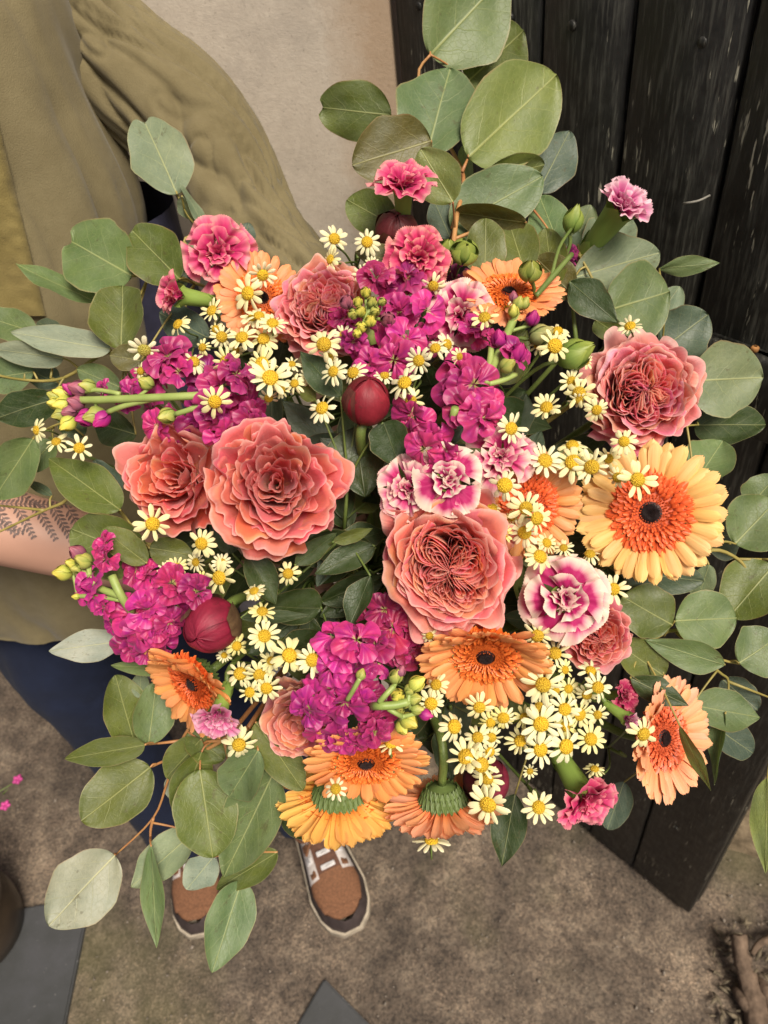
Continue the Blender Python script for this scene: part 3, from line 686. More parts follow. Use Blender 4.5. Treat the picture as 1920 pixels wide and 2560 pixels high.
if tat.v: ob('tattoo', tat.mesh('tattoo', m_simple('ink', (.13, .085, .075), .55, 80, .3)), parent=person, label='dark fern tattoo on the bare forearm')

# ================================================================== BOUQUET: builders
def D(x, y): return .43 + .115 * (1 - math.exp(-.75 * (((x - 985) / 750) ** 2 + ((y - 1330) / 750) ** 2)))
def dome_axis(x, y, k=.75): return ((x - 985) / 900 * k, -(y - 1330) / 900 * k, 1.0)
def jit(s): return random.uniform(-s, s)
S17 = np.linspace(-1, 1, 17)
def stem_pts(p, ax, back=.03):
    j = Vector((jit(.011), jit(.011), jit(.011))); j -= BAX * j.dot(BAX)
    g = BIND + j; a = p - ax * back; mid = a.lerp(g, .5) + (BAX * -.01) + j
    return [p, a, mid, g, g - BAX * (.10 + .03 * random.random()) + j * 1.2]
def add_stem(root, p, ax, r, mat, back=.03, r0=None):
    inv = root.matrix_world.inverted() if root.matrix_world != Matrix.Identity(4) else Matrix.Identity(4)
    mb = MB(); s = root.matrix_world.to_scale()[0]
    mb.tube([inv @ q for q in stem_pts(p, ax, back)], [(r0 or r) / s] + [r / s] * 4, 7, 5)
    return ob('stem', mb.mesh('stem', mat), parent=root)

def leaf_mesh(name, L, W, shape, mat, cup=.1, fold=.12, wave=.06, bend=.1, notch=0., twist=0., seed=0., nu=15, nv=21, lob=.03):
    u = np.linspace(-1, 1, nu)[:, None]; v = (1 - np.cos(np.linspace(0, pi, nv))) / 2; v = v[None, :]
    if shape == 'round': h = np.sin(pi * np.clip(v, 1e-6, 1) ** .88) ** .56
    elif shape == 'drop': h = np.sin(pi * np.clip(v, 1e-6, 1) ** .72) ** .72
    elif shape == 'obov': h = np.sin(pi * np.clip(v, 1e-6, 1) ** 1.35) ** .62
    else: h = np.sin(pi * np.clip(v, 1e-6, 1) ** .78) ** .95
    h = h * (1 + lob * np.sin(v * 9 + seed) + lob * .6 * np.sin(v * 19 + seed * 2) * np.sign(u + 1e-9))
    x = u * h * W / 2; y = v * L * np.ones_like(u)
    y = y - notch * L * np.exp(-(x / (W * .09)) ** 2) * np.clip(v - .6, 0, 1) ** 1.5 * 3.5
    au = np.abs(u)
    z = cup * W * (u * h) ** 2 + fold * W * (np.sqrt((u * h) ** 2 + .01) - .1) * .5 + wave * W * au ** 2 * h * np.sin(v * 8.5 + seed * 3 + np.sign(u) * 1.1) - bend * L * v ** 2 + .015 * W * np.sin(u * 5 + v * 7 + seed)
    if abs(twist) > 1e-4:
        a = twist * v; x, z = x * np.cos(a) - z * np.sin(a), x * np.sin(a) + z * np.cos(a)
    U = np.stack([u * h * .5 + .5, v * np.ones_like(u)], -1)
    me = MB().grid(np.stack([x, y, z], -1), U).mesh(name, mat)
    rim = np.stack([u * .5 + .5 + 0 * v, v + 0 * u], -1).reshape(-1, 2); li = np.zeros(len(me.loops), dtype=np.int32); me.loops.foreach_get('vertex_index', li)
    ul = me.uv_layers.new(name='rim'); ul.data.foreach_set('uv', rim[li].astype(np.float32).ravel()); return me
TONE = dict(g=(.185, .245, .150), m=(.128, .188, .076), o=(.110, .138, .028), d=(.034, .060, .016), b=(.105, .092, .024), s=(.34, .37, .31), k=(.075, .11, .08), y=(.180, .228, .060), p=(.27, .32, .24))  # d is dark green, deepened further to stand in for shade between flowers
def put_leaf(parent, b, t, wpx, tone='m', dz=.03, tilt=None, roll=None, shape='round', mat=None, name='leaf', label=None, **kw):
    mx, my = (b[0] + t[0]) / 2, (b[1] + t[1]) / 2
    d = D(mx, my) + dz
    if tilt is None: tilt = random.uniform(-.012, .022)
    if roll is None: roll = random.uniform(-.35, .35)
    pb = P(*b, d - tilt / 2); pt = P(*t, d + tilt / 2); yv = (pt - pb); L = yv.length; yv.normalize()
    wv = (CV - (pb + pt) / 2).normalized(); z = (wv - yv * wv.dot(yv)).normalized(); x = yv.cross(z)
    m = Matrix((x, yv, z)).transposed().to_4x4() @ Matrix.Rotation(roll, 4, 'Y'); m.translation = pb - parent.location
    W = wpx * d / F / max(.35, math.cos(roll))
    kk = dict(cup=random.uniform(-.10, .20), fold=random.uniform(.0, .24), wave=random.uniform(.03, .09), lob=random.uniform(.015, .055), bend=random.uniform(-.02, .06), seed=random.random() * 9); kk.update(kw)
    me = leaf_mesh(name, L, W, shape, mat or M_EUC, **kk)
    c = TONE[tone]; j = random.uniform(.88, 1.12); c = (c[0] * j * random.uniform(.95, 1.08), c[1] * j, c[2] * j * random.uniform(.85, 1.15))
    return ob(name, me, parent=parent, mw=m, color=c, label=label), pb
def branch(name, label, cat, stems, leaves, mat_stem=None, group=None, rad=.0016, attach=.09, mat=None, dz=.035):
    """stems: list of pixel polylines (x,y[,ddepth]); leaves: argument tuples for put_leaf"""
    lines = []
    for s in stems: lines.append([P(q[0], q[1], D(q[0], q[1]) + dz + (q[2] if len(q) > 2 else 0)) for q in s])
    root = thing(name, label, cat, Matrix.Translation(lines[0][0]), group); root.location = lines[0][0]
    mb = MB(); L0 = root.location
    for i, l in enumerate(lines):
        r0 = rad * (1 if i == 0 else .75)
        mb.tube([p - L0 for p in l], [r0 * (1 - .5 * k / max(1, len(l) - 1)) for k in range(len(l))], 7, 4)
    e = lines[0][0]; nxt = lines[0][1] if len(lines[0]) > 1 else e
    g = BIND + Vector((jit(.01), jit(.01), jit(.01)))
    mb.tube([e - L0, e.lerp(g, .35) - L0 - BAX * .01, g - L0, g - BAX * .12 - L0], [rad, rad * 1.2, rad * 1.4, rad * 1.4], 7, 4)
    samp = []
    for l in lines + [[e, e.lerp(g, .15), e.lerp(g, .3)]]:
        for k in range(len(l) - 1):
            for t in (0, .33, .66, 1): samp.append(l[k].lerp(l[k + 1], t))
    for lf in leaves:
        a, kw = lf[:5], (lf[5] if len(lf) > 5 else {})
        o, pb = put_leaf(root, (a[0], a[1]), (a[2], a[3]), a[4], mat=mat, **kw)
        q = min(samp, key=lambda s: (s - pb).length)
        if .001 < (q - pb).length:
            if (q - pb).length > attach: q = pb.lerp(q, attach / (q - pb).length)
            mb.tube([q - L0, q.lerp(pb, .5) + Vector((0, 0, .002)) - L0, pb - L0], [.0009, .0007, .0007], 6, 4)
    ob('stem', mb.mesh('stem', mat_stem or M_TWIG), parent=root)
    return root

# ---- rose -----------------------------------------------------------
def rose(px, py, rpx, axis, col, label, N=52, kind='cup', dz=0., roll=0., seed=1, squash=1.0, ruf=.5):
    rg = np.random.default_rng(seed); d = D(px, py) + dz; p = P(px, py, d); ax = axis_at(p, axis)
    rpx *= .90 if kind == 'cup' else .92; mw = mat_axis(p, ax, rpx * d / F, roll)
    root = thing('garden_rose', label, 'rose', mw, 'garden roses'); root.matrix_world = mw
    a = np.linspace(-1, 1, 37)[:, None]; s = np.linspace(0, 1, 15)[None, :]
    sub = [(.26 * math.cos(q), .26 * math.sin(q)) for q in (0.5, 2.3, 4.4)]
    nl = 6; lob = [q * 2 * pi / nl + rg.uniform(-.25, .25) for q in range(nl)]; lol = [rg.uniform(.52, .66) for q in range(nl)]
    for i in range(N):
        t = i / (N - 1); ang = i * 2.39996 + rg.uniform(-.25, .25); ox = oy = 0.
        R = .06 + .84 * t ** .82; span = np.interp(t, [0, .3, .6, .85, 1], [1.7, 1.3, 1.0, .82, .72]) * rg.uniform(.9, 1.15)
        ztop = np.interp(t, [0, .25, .5, .75, .9, 1], [.30, .36, .34, .18, -.06, -.30]) + rg.uniform(-.07, .07)
        zb = -.55; flare = np.interp(t, [0, .4, .7, .88, 1], [.015, .05, .12, .26, .34]) * rg.uniform(.25, 1.5)
        rf = ruf * np.interp(t, [0, .2, .5, .75, .88, 1], [.015, .03, .06, .08, .05, .04])
        if kind == 'cup':
            ztop = np.interp(t, [0, .25, .5, .75, .9, 1], [.34, .42, .44, .34, .20, .02]) + rg.uniform(-.09, .09)
            flare = np.interp(t, [0, .4, .7, .88, 1], [.01, .05, .09, .12, .15]) * rg.uniform(.3, 1.3)
            span = np.interp(t, [0, .3, .6, .85, 1], [1.8, 1.2, .95, .85, .8]) * rg.uniform(.7, 1.15); R = .05 + .83 * t ** .80
        else:
            flare *= .55; ztop = np.interp(t, [0, .4, .7, .9, 1], [.34, .36, .30, .14, -.08]) + rg.uniform(-.04, .04); rf = ruf * .05
        hair = None
        if kind == 'quart' and t < .38:
            hair = (i % nl, (i // nl) / max(1, int(.38 * (N - 1)) // nl))
        if kind == 'quart0':
            c = sub[i % 3]; ox, oy = c; tt = t / .52; R = .04 + .29 * tt; span = np.interp(tt, [0, 1], [1.9, 1.1]); rf = ruf * .06; ztop = .33 + .05 * rg.uniform(-1, 1)
        drop = np.interp(t, [0, .6, 1], [.14, .26, .50]) * rg.uniform(.5, 1.5)
        k1, k2 = (rg.uniform(2.2, 4.4), rg.uniform(5, 8)) if kind == 'cup' else (rg.uniform(4, 6.5), rg.uniform(8, 11)); p1, p2, p3 = rg.uniform(0, 6.28, 3)
        top = ztop - drop * np.abs(a) ** 2.4 + rf * .5 * np.sin(k2 * a + p3) + .05 * np.exp(-(a * 4) ** 2) * rg.uniform(-.5, 1.0) * t
        z = zb + (top - zb) * s
        prof = .30 + .70 * np.sin(np.minimum(s * 1.22, 1) * pi / 2)
        rho = R * prof * (1 - .10 * np.clip(s - .75, 0, 1) * (t < .6)) + flare * np.clip(s - .5, 0, 1) ** 2 * 4 * (1 + .35 * np.sin(k1 * a + p2))
        rho = rho + rf * s ** 1.8 * (np.sin(k1 * a + p1) + .4 * np.sin(k2 * a + p2)) - R * .10 * a ** 2 * (t < .7)
        k3, k4, p4 = rg.uniform(11, 16), rg.uniform(19, 26), rg.uniform(0, 6.28); fr = ruf * rg.uniform(.3, 1.2) * (1. if kind == 'quart' else np.interp(t, [0, .4, .8], [.2, .9, 1.5]))
        rho = rho + fr * (.016 * np.sin(k3 * a + p4 + 2 * s) + .008 * np.sin(k4 * a + p1)) * s ** 5 + .012 * np.sin(5 * a + 6 * s + p4) * s
        z = z + fr * .02 * np.sin(k3 * .8 * a + p3) * s ** 6
        cm = rg.choice([.3, .7, 1.0]); curl = np.clip(s - .84, 0, 1) / .16
        z = z - cm * (.03 + .09 * t ** 2) * curl ** 2 * (1 + .5 * np.sin(k1 * a + p3)); rho = rho + cm * (.02 + .05 * t) * curl
        th = ang + a * span * (1 - .12 * s ** 3) + rg.uniform(-.2, .2) * s
        lean = rg.uniform(-.06, .06); ox += rg.uniform(-.035, .035); oy += rg.uniform(-.035, .035); th = th + .10 * np.sin(3 * s + p2) * s
        X = ox + rho * np.cos(th); Y = (oy + rho * np.sin(th)) * squash; Z = z + lean * a
        if hair:
            li, f = hair; wd = .03 + .27 * f; r1 = lol[li] * (.55 + .45 * f); r0 = .02 + .02 * f
            al = r0 + (r1 - r0) * (1 - np.abs(a) ** 2.6) + .02 * np.sin(9 * a + p1) * s; ac = wd * np.sin(a * pi / 2) * (.45 + .55 * (1 - np.abs(a) ** 4)) + .022 * ruf * s * np.sin(k2 * a + p2)
            al = al * (.75 + .25 * s); ac = ac * (.8 + .2 * s)
            zt = .45 - .10 * f - .06 * (1 - np.abs(a)) + .018 * np.sin(k1 * 2 * a + p3) + rg.uniform(-.02, .02)
            aa = lob[li] + .7 * al; X = al * np.cos(aa) - ac * np.sin(aa); Y = (al * np.sin(aa) + ac * np.cos(aa)) * squash; Z = -.3 + (zt + .3) * s + 0 * a
        c = np.array(col) * rg.uniform(.82, 1.12) * (np.array([1.15, 1.55, 1.5]) if hair else 1.); c[1] *= rg.uniform(.62, 1.45); c[2] *= rg.uniform(.7, 1.4)  # heart petals get a lighter colour to offset the shade deep between them
        U = np.stack([a * .5 + .5 + 0 * s, s + 0 * a], -1)
        ob('petal', MB().grid(np.stack([X, Y, Z], -1), U).mesh('petal', M_ROSE), parent=root, color=c)
    add_stem(root, p - ax * (.4 * rpx * d / F), ax, .0028, M_STEM)
    mb = MB()
    for q in range(5):
        an = q * 1.2566; cx, sx = math.cos(an), math.sin(an)
        A = np.zeros((5, 8, 3))
        for i, uu in enumerate(np.linspace(-1, 1, 5)):
            for j, vv in enumerate(np.linspace(0, 1, 8)):
                r = .12 + .55 * vv; wq = .14 * math.sin(pi * (vv * .9 + .1)) ** .8 * uu; A[i, j] = (r * cx - wq * sx, r * sx + wq * cx, -.62 + .18 * vv - .25 * vv ** 2)
        mb.grid(A)
    ob('sepals', mb.mesh('sepals', M_TINT), parent=root, color=(.07, .12, .03)); return root

# ---- gerbera --------------------------------------------------------
def ray_mesh(hw, seed, arch=.06, tipn=0.):
    u = np.linspace(-1, 1, 9)[:, None]; v = np.linspace(0, 1, 13)[None, :]
    h = hw * (np.interp(v, [0, .2, .5, .75, .88, .95, 1], [.5, .72, .95, 1, .90, .70, .28]))
    x = u * h + .03 * math.sin(seed * 3) * v ** 2; y = v - .02 * np.cos(u * 6 + seed) * v ** 9 + 0 * u
    z = arch * np.sin(v * pi * .9 + .3) - .10 * hw * np.cos(u * 3 * pi) * np.sin(v * pi) - hw * .5 * u ** 2 * (1 - v * .5) + .02 * np.sin(v * 5 + seed)
    return MB().grid(np.stack([x, y, z], -1)).mesh('petal', M_RAY)
RAYS = [ray_mesh(.165 + .012 * math.sin(k * 2.1), k * 1.7, .05 + .02 * math.cos(k)) for k in range(7)]
def floret_mesh(seed):
    rg = np.random.default_rng(seed); mb = MB()
    u = np.linspace(-1, 1, 4)[:, None]; v = np.linspace(0, 1, 5)[None, :]
    for r0, n, ln, el, hw, z0 in ((.44, 34, .17, .12, .055, .02), (.42, 34, .15, .22, .054, .032), (.385, 32, .14, .32, .052, .042), (.345, 30, .13, .42, .048, .05), (.305, 28, .12, .55, .042, .056), (.265, 28, .10, .75, .032, .06), (.225, 30, .08, 1.0, .018, .06), (.19, 32, .08, 1.05, .014, .055), (.155, 28, .07, 1.1, .012, .055), (.125, 24, .05, 1.2, .010, .055)):
        for q in range(n):
            a = 2 * pi * (q + rg.uniform(-.35, .35)) / n; l = ln * rg.uniform(.8, 1.2); e = el + rg.uniform(-.2, .2); r = r0 * rg.uniform(.96, 1.04)
            x = u * hw * np.interp(v, [0, .6, 1], [.6, 1, .35]); w = v * l; y = r + w * math.cos(e); z = z0 + w * math.sin(e) - .5 * w * w / l * .6 + hw * .5 * u ** 2
            y = y + 0 * u; z = z + 0 * v
            mb.grid(np.stack([x * math.cos(a) - y * math.sin(a), x * math.sin(a) + y * math.cos(a), z], -1))
    A = np.zeros((30, 4, 3))
    for i in range(30):
        for j, (q, z) in enumerate(((.14, .03), (.3, .03), (.47, .0), (.52, -.02))): A[i, j] = (q * math.cos(i * pi / 15), q * math.sin(i * pi / 15), z)
    mb.grid(A[::-1], np.full((30, 4, 2), .35), wrap=True)
    return mb.mesh('inner_florets', M_FLOR)
FLOR = [floret_mesh(3), floret_mesh(8)]
def disc_mesh():
    mb = MB(); A = np.zeros((28, 8, 3))
    for i in range(28):
        for j in range(8):
            r = .23 * j / 7; a = i * 2 * pi / 28; A[i, j] = (r * math.cos(a), r * math.sin(a), .03 + .035 * math.sin(min(1, r / .2) * pi) - .02)
    mb.grid(A[:, ::-1], wrap=True)
    for q in range(150):
        r = .13 * math.sqrt((q + .5) / 150); a = q * 2.39996; l = .02 + .03 * (r / .19)
        mb.tube([(r * math.cos(a), r * math.sin(a), .02), (r * 1.02 * math.cos(a), r * 1.02 * math.sin(a), .05 + l)], [.009, .006], 4, 1)
    return mb.mesh('disc', M_DISC)
GDISC = disc_mesh()
def calyx_mesh():
    mb = MB(); A = np.zeros((24, 9, 3))
    for i in range(24):
        for j, (r, z) in enumerate(((.04, -.40), (.06, -.36), (.16, -.34), (.27, -.27), (.33, -.18), (.34, -.10), (.33, -.05), (.30, -.02), (.02, -.01))): A[i, j] = (r * math.cos(i * pi / 12), r * math.sin(i * pi / 12), z)
    mb.grid(A, wrap=True); u = np.linspace(-1, 1, 4)[:, None]; v = np.linspace(0, 1, 6)[None, :]
    for k, (n, z0, r0) in enumerate(((22, -.30, .24), (26, -.20, .32), (26, -.12, .35))):
        for q in range(n):
            a = 2 * pi * (q + .5 * k) / n; x = u * .06 * (1 - v ** 2); y = r0 + v * .12 + 0 * u + .01; z = z0 + v * .22 - .05 * u ** 2
            mb.grid(np.stack([x * math.cos(a) - y * math.sin(a), x * math.sin(a) + y * math.cos(a), z], -1))
    return mb.mesh('calyx', M_TINT)
GCAL = calyx_mesh()
def gerbera(px, py, rpx, axis, col, fcol, label, dz=0., cup=.12, roll=0., droop=None, closed=None, seed=0, dsc=.72):
    rg = random.Random(seed); d = D(px, py) + dz; p = P(px, py, d); ax = axis_at(p, axis); mw = mat_axis(p, ax, rpx * d / F, roll)
    root = thing('gerbera', label, 'gerbera', mw, 'gerberas'); root.matrix_world = mw
    for ringi, (n, r0, ln, el, z0) in enumerate(((24, .44, .60, cup - .06, -.045), (24, .44, .58, cup, -.03), (22, .44, .50, cup + .08, -.015))):
        for q in range(n):
            a = 2 * pi * (q + ringi * .37 + rg.uniform(-.22, .22)) / n
            e = el + rg.uniform(-.13, .13)
            if closed: e += closed[1] * max(0., math.cos(a - closed[0])) ** 1.5
            l = ln * rg.uniform(.93, 1.06)
            m = Matrix.Rotation(a - pi / 2, 4, 'Z') @ Matrix.Translation((0, r0 * .9, z0)) @ Matrix.Rotation(e, 4, 'X') @ Matrix.Rotation(rg.uniform(-.25, .25), 4, 'Y') @ Matrix.Scale(l, 4)
            j = rg.uniform(.93, 1.07); c = (col[0] * j, col[1] * j * rg.uniform(.94, 1.06), col[2] * j * rg.uniform(.85, 1.15))
            ob('petal', RAYS[rg.randrange(7)], parent=root, mw=m, color=c)
    ob('inner_florets', FLOR[seed % 2], parent=root, color=fcol, kind='stuff'); ob('disc', GDISC, parent=root, mw=Matrix.Diagonal((dsc, dsc, 1, 1)))
    ob('calyx', GCAL, parent=root, color=(.15, .22, .06)); add_stem(root, p - ax * (.38 * rpx * d / F), ax, .0030, M_STEM, .035); return root

# ---- carnation ------------------------------------------------------
def fan_mesh(seed, mat, spread=.62, serr=.05, ruf=.10, nu=41, nv=11, name='petal', rnd=0., curl=.1):
    rg = np.random.default_rng(seed); u = np.linspace(-1, 1, nu)[:, None]; v = np.linspace(0, 1, nv)[None, :]
    tri = np.abs(((u * rg.uniform(9, 12) + rg.uniform(0, 1)) % 1) - .5) * 2
    aa = u * spread * (.30 + .70 * v ** .8); edge = 1 - rnd * np.abs(u) ** 3 + serr * (tri - .5) * 1.0 + .05 * np.sin(u * 4 + seed)
    rr = v * (1 + (edge - 1) * v ** 4)
    k1, k2 = rg.uniform(4, 7), rg.uniform(9, 13); p1, p2 = rg.uniform(0, 6.28, 2)
    z = ruf * v ** 1.8 * (np.sin(k1 * u + p1) + .5 * np.sin(k2 * u + p2)) + .12 * v * (1 - v) - curl * v ** 3 + .02 * np.sin(8 * v + 5 * u + seed)
    return MB().grid(np.stack([rr * np.sin(aa), rr * np.cos(aa), z], -1)).mesh(name, mat)
def fan_set(mat, n=6, **kw): return [fan_mesh(i * 7 + 1, mat, **kw) for i in range(n)]
CW = fan_set(M_CARN_W, ruf=.07, spread=.82, curl=.12, serr=.035); CP = fan_set(M_CARN_P, ruf=.09, spread=.70, serr=.04); CMV = fan_set(M_CARN_M, ruf=.10)
M_CARN_B = m_carn('carnation_pink_pale_rim', [(.3, (.44, .018, .12)), (.62, (.56, .03, .17)), (.78, (.70, .16, .30)), (.92, (.80, .45, .45)), (1, (.83, .62, .52))], .16)
CB = fan_set(M_CARN_B, ruf=.08, spread=.66, curl=.12)
def calyx_tube():
    mb = MB(); A = np.zeros((20, 9, 3))
    for i in range(20):
        an = i * pi / 10; tooth = .5 + .5 * math.cos(5 * an)
        for j, (r, z) in enumerate(((.02, -1.28), (.13, -1.26), (.20, -1.12), (.25, -.85), (.28, -.55), (.30, -.28), (.33, -.10), (.38, .02), (.45, .10))):
            zz = z + (.20 * tooth * (j / 8) ** 3); rr = r * (1 - .06 * (1 - tooth) * (j > 5)); A[i, j] = (rr * math.cos(an), rr * math.sin(an), zz)
    mb.grid(A, wrap=True); u = np.linspace(-1, 1, 6)[:, None]; v = np.linspace(0, 1, 7)[None, :]
    for q in range(4):
        a = q * pi / 2 + .4; w = u * .75 * (1 - v ** 2.2); r = .235 + .055 * v; z = -1.26 + v * .42 + 0 * u
        mb.grid(np.stack([r * np.cos(a + w), r * np.sin(a + w), z], -1))
    return mb.mesh('calyx', M_TINT)
CCAL = calyx_tube()
def carnation(px, py, rpx, axis, meshes, label, open_=1.0, dz=0., roll=0., seed=0, cscale=.85, tint=(1, 1, 1), rings=None, ccol=(.27, .40, .08)):
    rg = random.Random(seed); d = D(px, py) + dz; p = P(px, py, d); ax = axis_at(p, axis); mw = mat_axis(p, ax, rpx * d / F, roll)
    root = thing('carnation', label, 'carnation', mw, 'spray carnations'); root.matrix_world = mw
    for n, el, ln, z0 in (rings or ((6, .08, 1.0, -.05), (5, .45, .84, .0), (5, .85, .64, .02), (5, 1.15, .50, .02), (5, 1.4, .44, .0))):
        for q in range(n):
            a = 2 * pi * (q + rg.uniform(-.25, .25)) / n + n * .6 + el * 3
            e = el + (1 - open_) * (1.35 - el) * .95 + rg.uniform(-.14, .14) * (1 + 1.6 * (el > .8))
            m = Matrix.Translation((0, 0, z0)) @ Matrix.Rotation(a, 4, 'Z') @ Matrix.Translation((rg.uniform(-.05, .05), .10 if el < 1 else rg.uniform(-.02, .09), 0)) @ Matrix.Rotation(e, 4, 'X') @ Matrix.Rotation(rg.uniform(-.3, .3), 4, 'Y') @ Matrix.Scale(ln * rg.uniform(.9, 1.08), 4)
            j = rg.uniform(.92, 1.06); ob('petal', meshes[rg.randrange(len(meshes))], parent=root, mw=m, color=(tint[0] * j, tint[1] * j, tint[2] * j))
    ob('calyx', CCAL, parent=root, mw=Matrix.Translation((0, 0, -.06)) @ Matrix.Scale(cscale, 4), color=ccol)
    add_stem(root, p - ax * (1.28 * cscale * rpx * d / F), ax, .0017, M_STEM, .02); return root

# ---- stock ----------------------------------------------------------
STK = fan_set(M_STOCK, 8, serr=.0, spread=.85, ruf=.095, nu=23, nv=11, rnd=.20, curl=.2)
def bud_mesh():
    mb = MB(); A = np.zeros((16, 10, 3))
    for i in range(16):
        an = i * pi / 8; k = 1 + .09 * math.cos(4 * an)
        for j in range(10):
            v = j / 9; r = .36 * k * math.sin(pi * min(1, v * .93 + .05)) ** .7 * (1 - .25 * v); A[i, j] = (r * math.cos(an), r * math.sin(an), v + .05 * math.cos(4 * an) * v ** 6)
    mb.grid(A, wrap=True); u = np.linspace(-1, 1, 5)[:, None]; v = np.linspace(0, 1, 7)[None, :]
    for q in range(4):
        a = q * pi / 2 + .3; w = u * .75 * np.sin(pi * (.12 + v * .85)) ; r = .40 * np.sin(pi * (v * .8 + .08)) ** .7 + .02 + 0 * u
        mb.grid(np.stack([r * np.cos(a + w), r * np.sin(a + w), v * .85 + 0 * u], -1))
    return mb.mesh('bud', m_tint('bud', .5, .15, [(0, (.75, .85, .7)), (.55, (1, 1, 1)), (1, (1.5, 1.15, 1.0))], .35))
BUD = bud_mesh()
def stock(label, florets, buds, stems, col, dz=0., seed=0, center=None):
    rg = random.Random(seed); cx = sum(f[0] for f in florets) / len(florets); cy = sum(f[1] for f in florets) / len(florets)
    p0 = P(cx, cy, D(cx, cy) + dz + .03); root = thing('stock_spike', label, 'stock', Matrix.Translation(p0), 'stock flower spikes'); root.location = p0
    for i, f in enumerate(florets):
        x, y, r = f[:3]; ex = f[3] if len(f) > 3 else 0.; d = D(x, y) + dz + rg.uniform(-.014, .016) + ex; p = P(x, y, d)
        k = 1 / 90; da = dome_axis(x, y, .55); ax = axis_at(p, (da[0] + (x - cx) / 160 + rg.uniform(-.35, .35), da[1] - (y - cy) / 160 + rg.uniform(-.35, .35), 1.0))
        if rg.random() < .10: continue
        R = r * rg.uniform(1.2, 1.65) * d / F; m = mat_axis(p - p0 - ax * R * .25, ax, R, rg.uniform(0, 6))
        fl = ob('floret', None, parent=root, mw=m); fl.empty_display_size = .005
        lean = rg.uniform(-.15, .25); tw = rg.uniform(0, 6); fj = rg.uniform(.62, 1.2); fp = rg.uniform(.8, 1.25); single = rg.random() < .35
        for n, el, ln in (((4, .15, 1.0), (2, .5, .7)) if single else ((4, .22, .95), (3, .75, .75), (2, 1.15, .55))):
            for q in range(n):
                mm = Matrix.Rotation(tw + 2 * pi * (q + .5 * (n == 4 and el > .3) + rg.uniform(-.2, .2)) / n + el, 4, 'Z') @ Matrix.Translation((0, .03, .05 * el)) @ Matrix.Rotation(el + lean + rg.uniform(-.3, .3), 4, 'X') @ Matrix.Rotation(rg.uniform(-.4, .4), 4, 'Y') @ Matrix.Scale(ln * rg.uniform(.85, 1.1), 4)
                j = rg.uniform(.8, 1.15) * fj; ob('petal', STK[rg.randrange(8)], parent=fl, mw=mm, color=(col[0] * j, col[1] * j, col[2] * j * fp * rg.uniform(.9, 1.1)))
    mb = MB()
    for b in buds:
        x, y, r, tone = b[:4]; dirn = b[4] if len(b) > 4 else (rg.uniform(-.5, .5), rg.uniform(-.2, .6), .8)
        d = D(x, y) + dz - .012; p = P(x, y, d); ax = axis_at(p, dirn); R = r * 2.0 * d / F
        c = {'g': (.36, .42, .10), 'y': (.52, .55, .10), 'p': (.30, .10, .16), 'm': (.36, .02, .20)}[tone]; j = rg.uniform(.85, 1.15)
        base = p - p0 - ax * R * .45
        ob('bud', BUD, parent=root, mw=mat_axis(base, ax, R, rg.uniform(0, 6)), color=(c[0] * j, c[1] * j, c[2] * j))
        if not stems: continue
        tgt = min((P(q[0], q[1], D(q[0], q[1]) + dz + (q[2] if len(q) > 2 else 0)) for s in stems for q in s[1]), key=lambda q: (q - p).length) - p0
        mb.tube([base, base.lerp(tgt, .4), tgt], [.0012, .0011, .0014], 6, 4)
    for rad, pts in stems:
        mb.tube([P(q[0], q[1], D(q[0], q[1]) + dz + (q[2] if len(q) > 2 else -.004)) - p0 for q in pts], [rad * D(cx, cy) / F] * len(pts), 8, 4)
    sp = stem_pts(p0, BAX, .02); mb.tube([q - p0 for q in sp], [.0035] * 5, 8, 4)
    ob('stem', mb.mesh('stem', M_PALE), parent=root); return root

# ---- daisy sprays ---------------------------------------------------
def dpetal(seed):
    u = np.linspace(-1, 1, 7)[:, None]; v = np.linspace(0, 1, 8)[None, :]
    h = .195 * np.interp(v, [0, .25, .6, .85, .95, 1], [.45, .8, 1, .9, .62, .2]) * (1 + .12 * math.sin(seed * 2.2))
    x = u * h + .05 * math.sin(seed) * v ** 2; y = v - .04 * np.cos(u * 5 + seed) * v ** 8 + 0 * u
    z = .05 * np.sin(v * 2.6) - (.05 + .10 * abs(math.sin(seed * 1.3))) * v ** 2.5 - .25 * h * np.cos(u * 2.6 * pi) * .35 - .05 * u ** 2
    return MB().grid(np.stack([x, y, z], -1)).mesh('petal', M_WHITE)
DP = [dpetal(k * .9) for k in range(10)]
def ddisc():
    mb = MB(); A = np.zeros((24, 9, 3))
    for i in range(24):
        for j in range(9):
            v = j / 8; r = .37 * math.sin(pi / 2 * min(1, (1 - v) * 1.0)); z = -.02 + .25 * math.sin(v * pi / 2); an = i * pi / 12; b = 1 + .02 * math.sin(an * 11 + j * 2)
            A[i, j] = (r * b * math.cos(an), r * b * math.sin(an), z)
    mb.grid(A, wrap=True); n = 70
    for q in range(n):
        f = (q + .5) / n; r = .36 * math.sqrt(f); a = q * 2.39996; z = -.02 + .25 * math.cos(math.asin(min(1, r / .37)))
        nx = Vector((r * math.cos(a) * 1.1, r * math.sin(a) * 1.1, z + .2)).normalized(); b = Vector((r * math.cos(a), r * math.sin(a), z - .01))
        mb.tube([b, b + nx * .032], [.024, .013], 5, 1)
    B = np.zeros((12, 4, 3))
    for i in range(12):
        for j, (r, z) in enumerate(((.36, -.03), (.30, -.12), (.14, -.18), (.02, -.19))): B[i, j] = (r * math.cos(i * pi / 6), r * math.sin(i * pi / 6), z)
    mb.grid(B[::-1], wrap=True, mi=1)
    return mb.mesh('flower_head', [M_YDISC, M_STEM])
DDISC = ddisc()
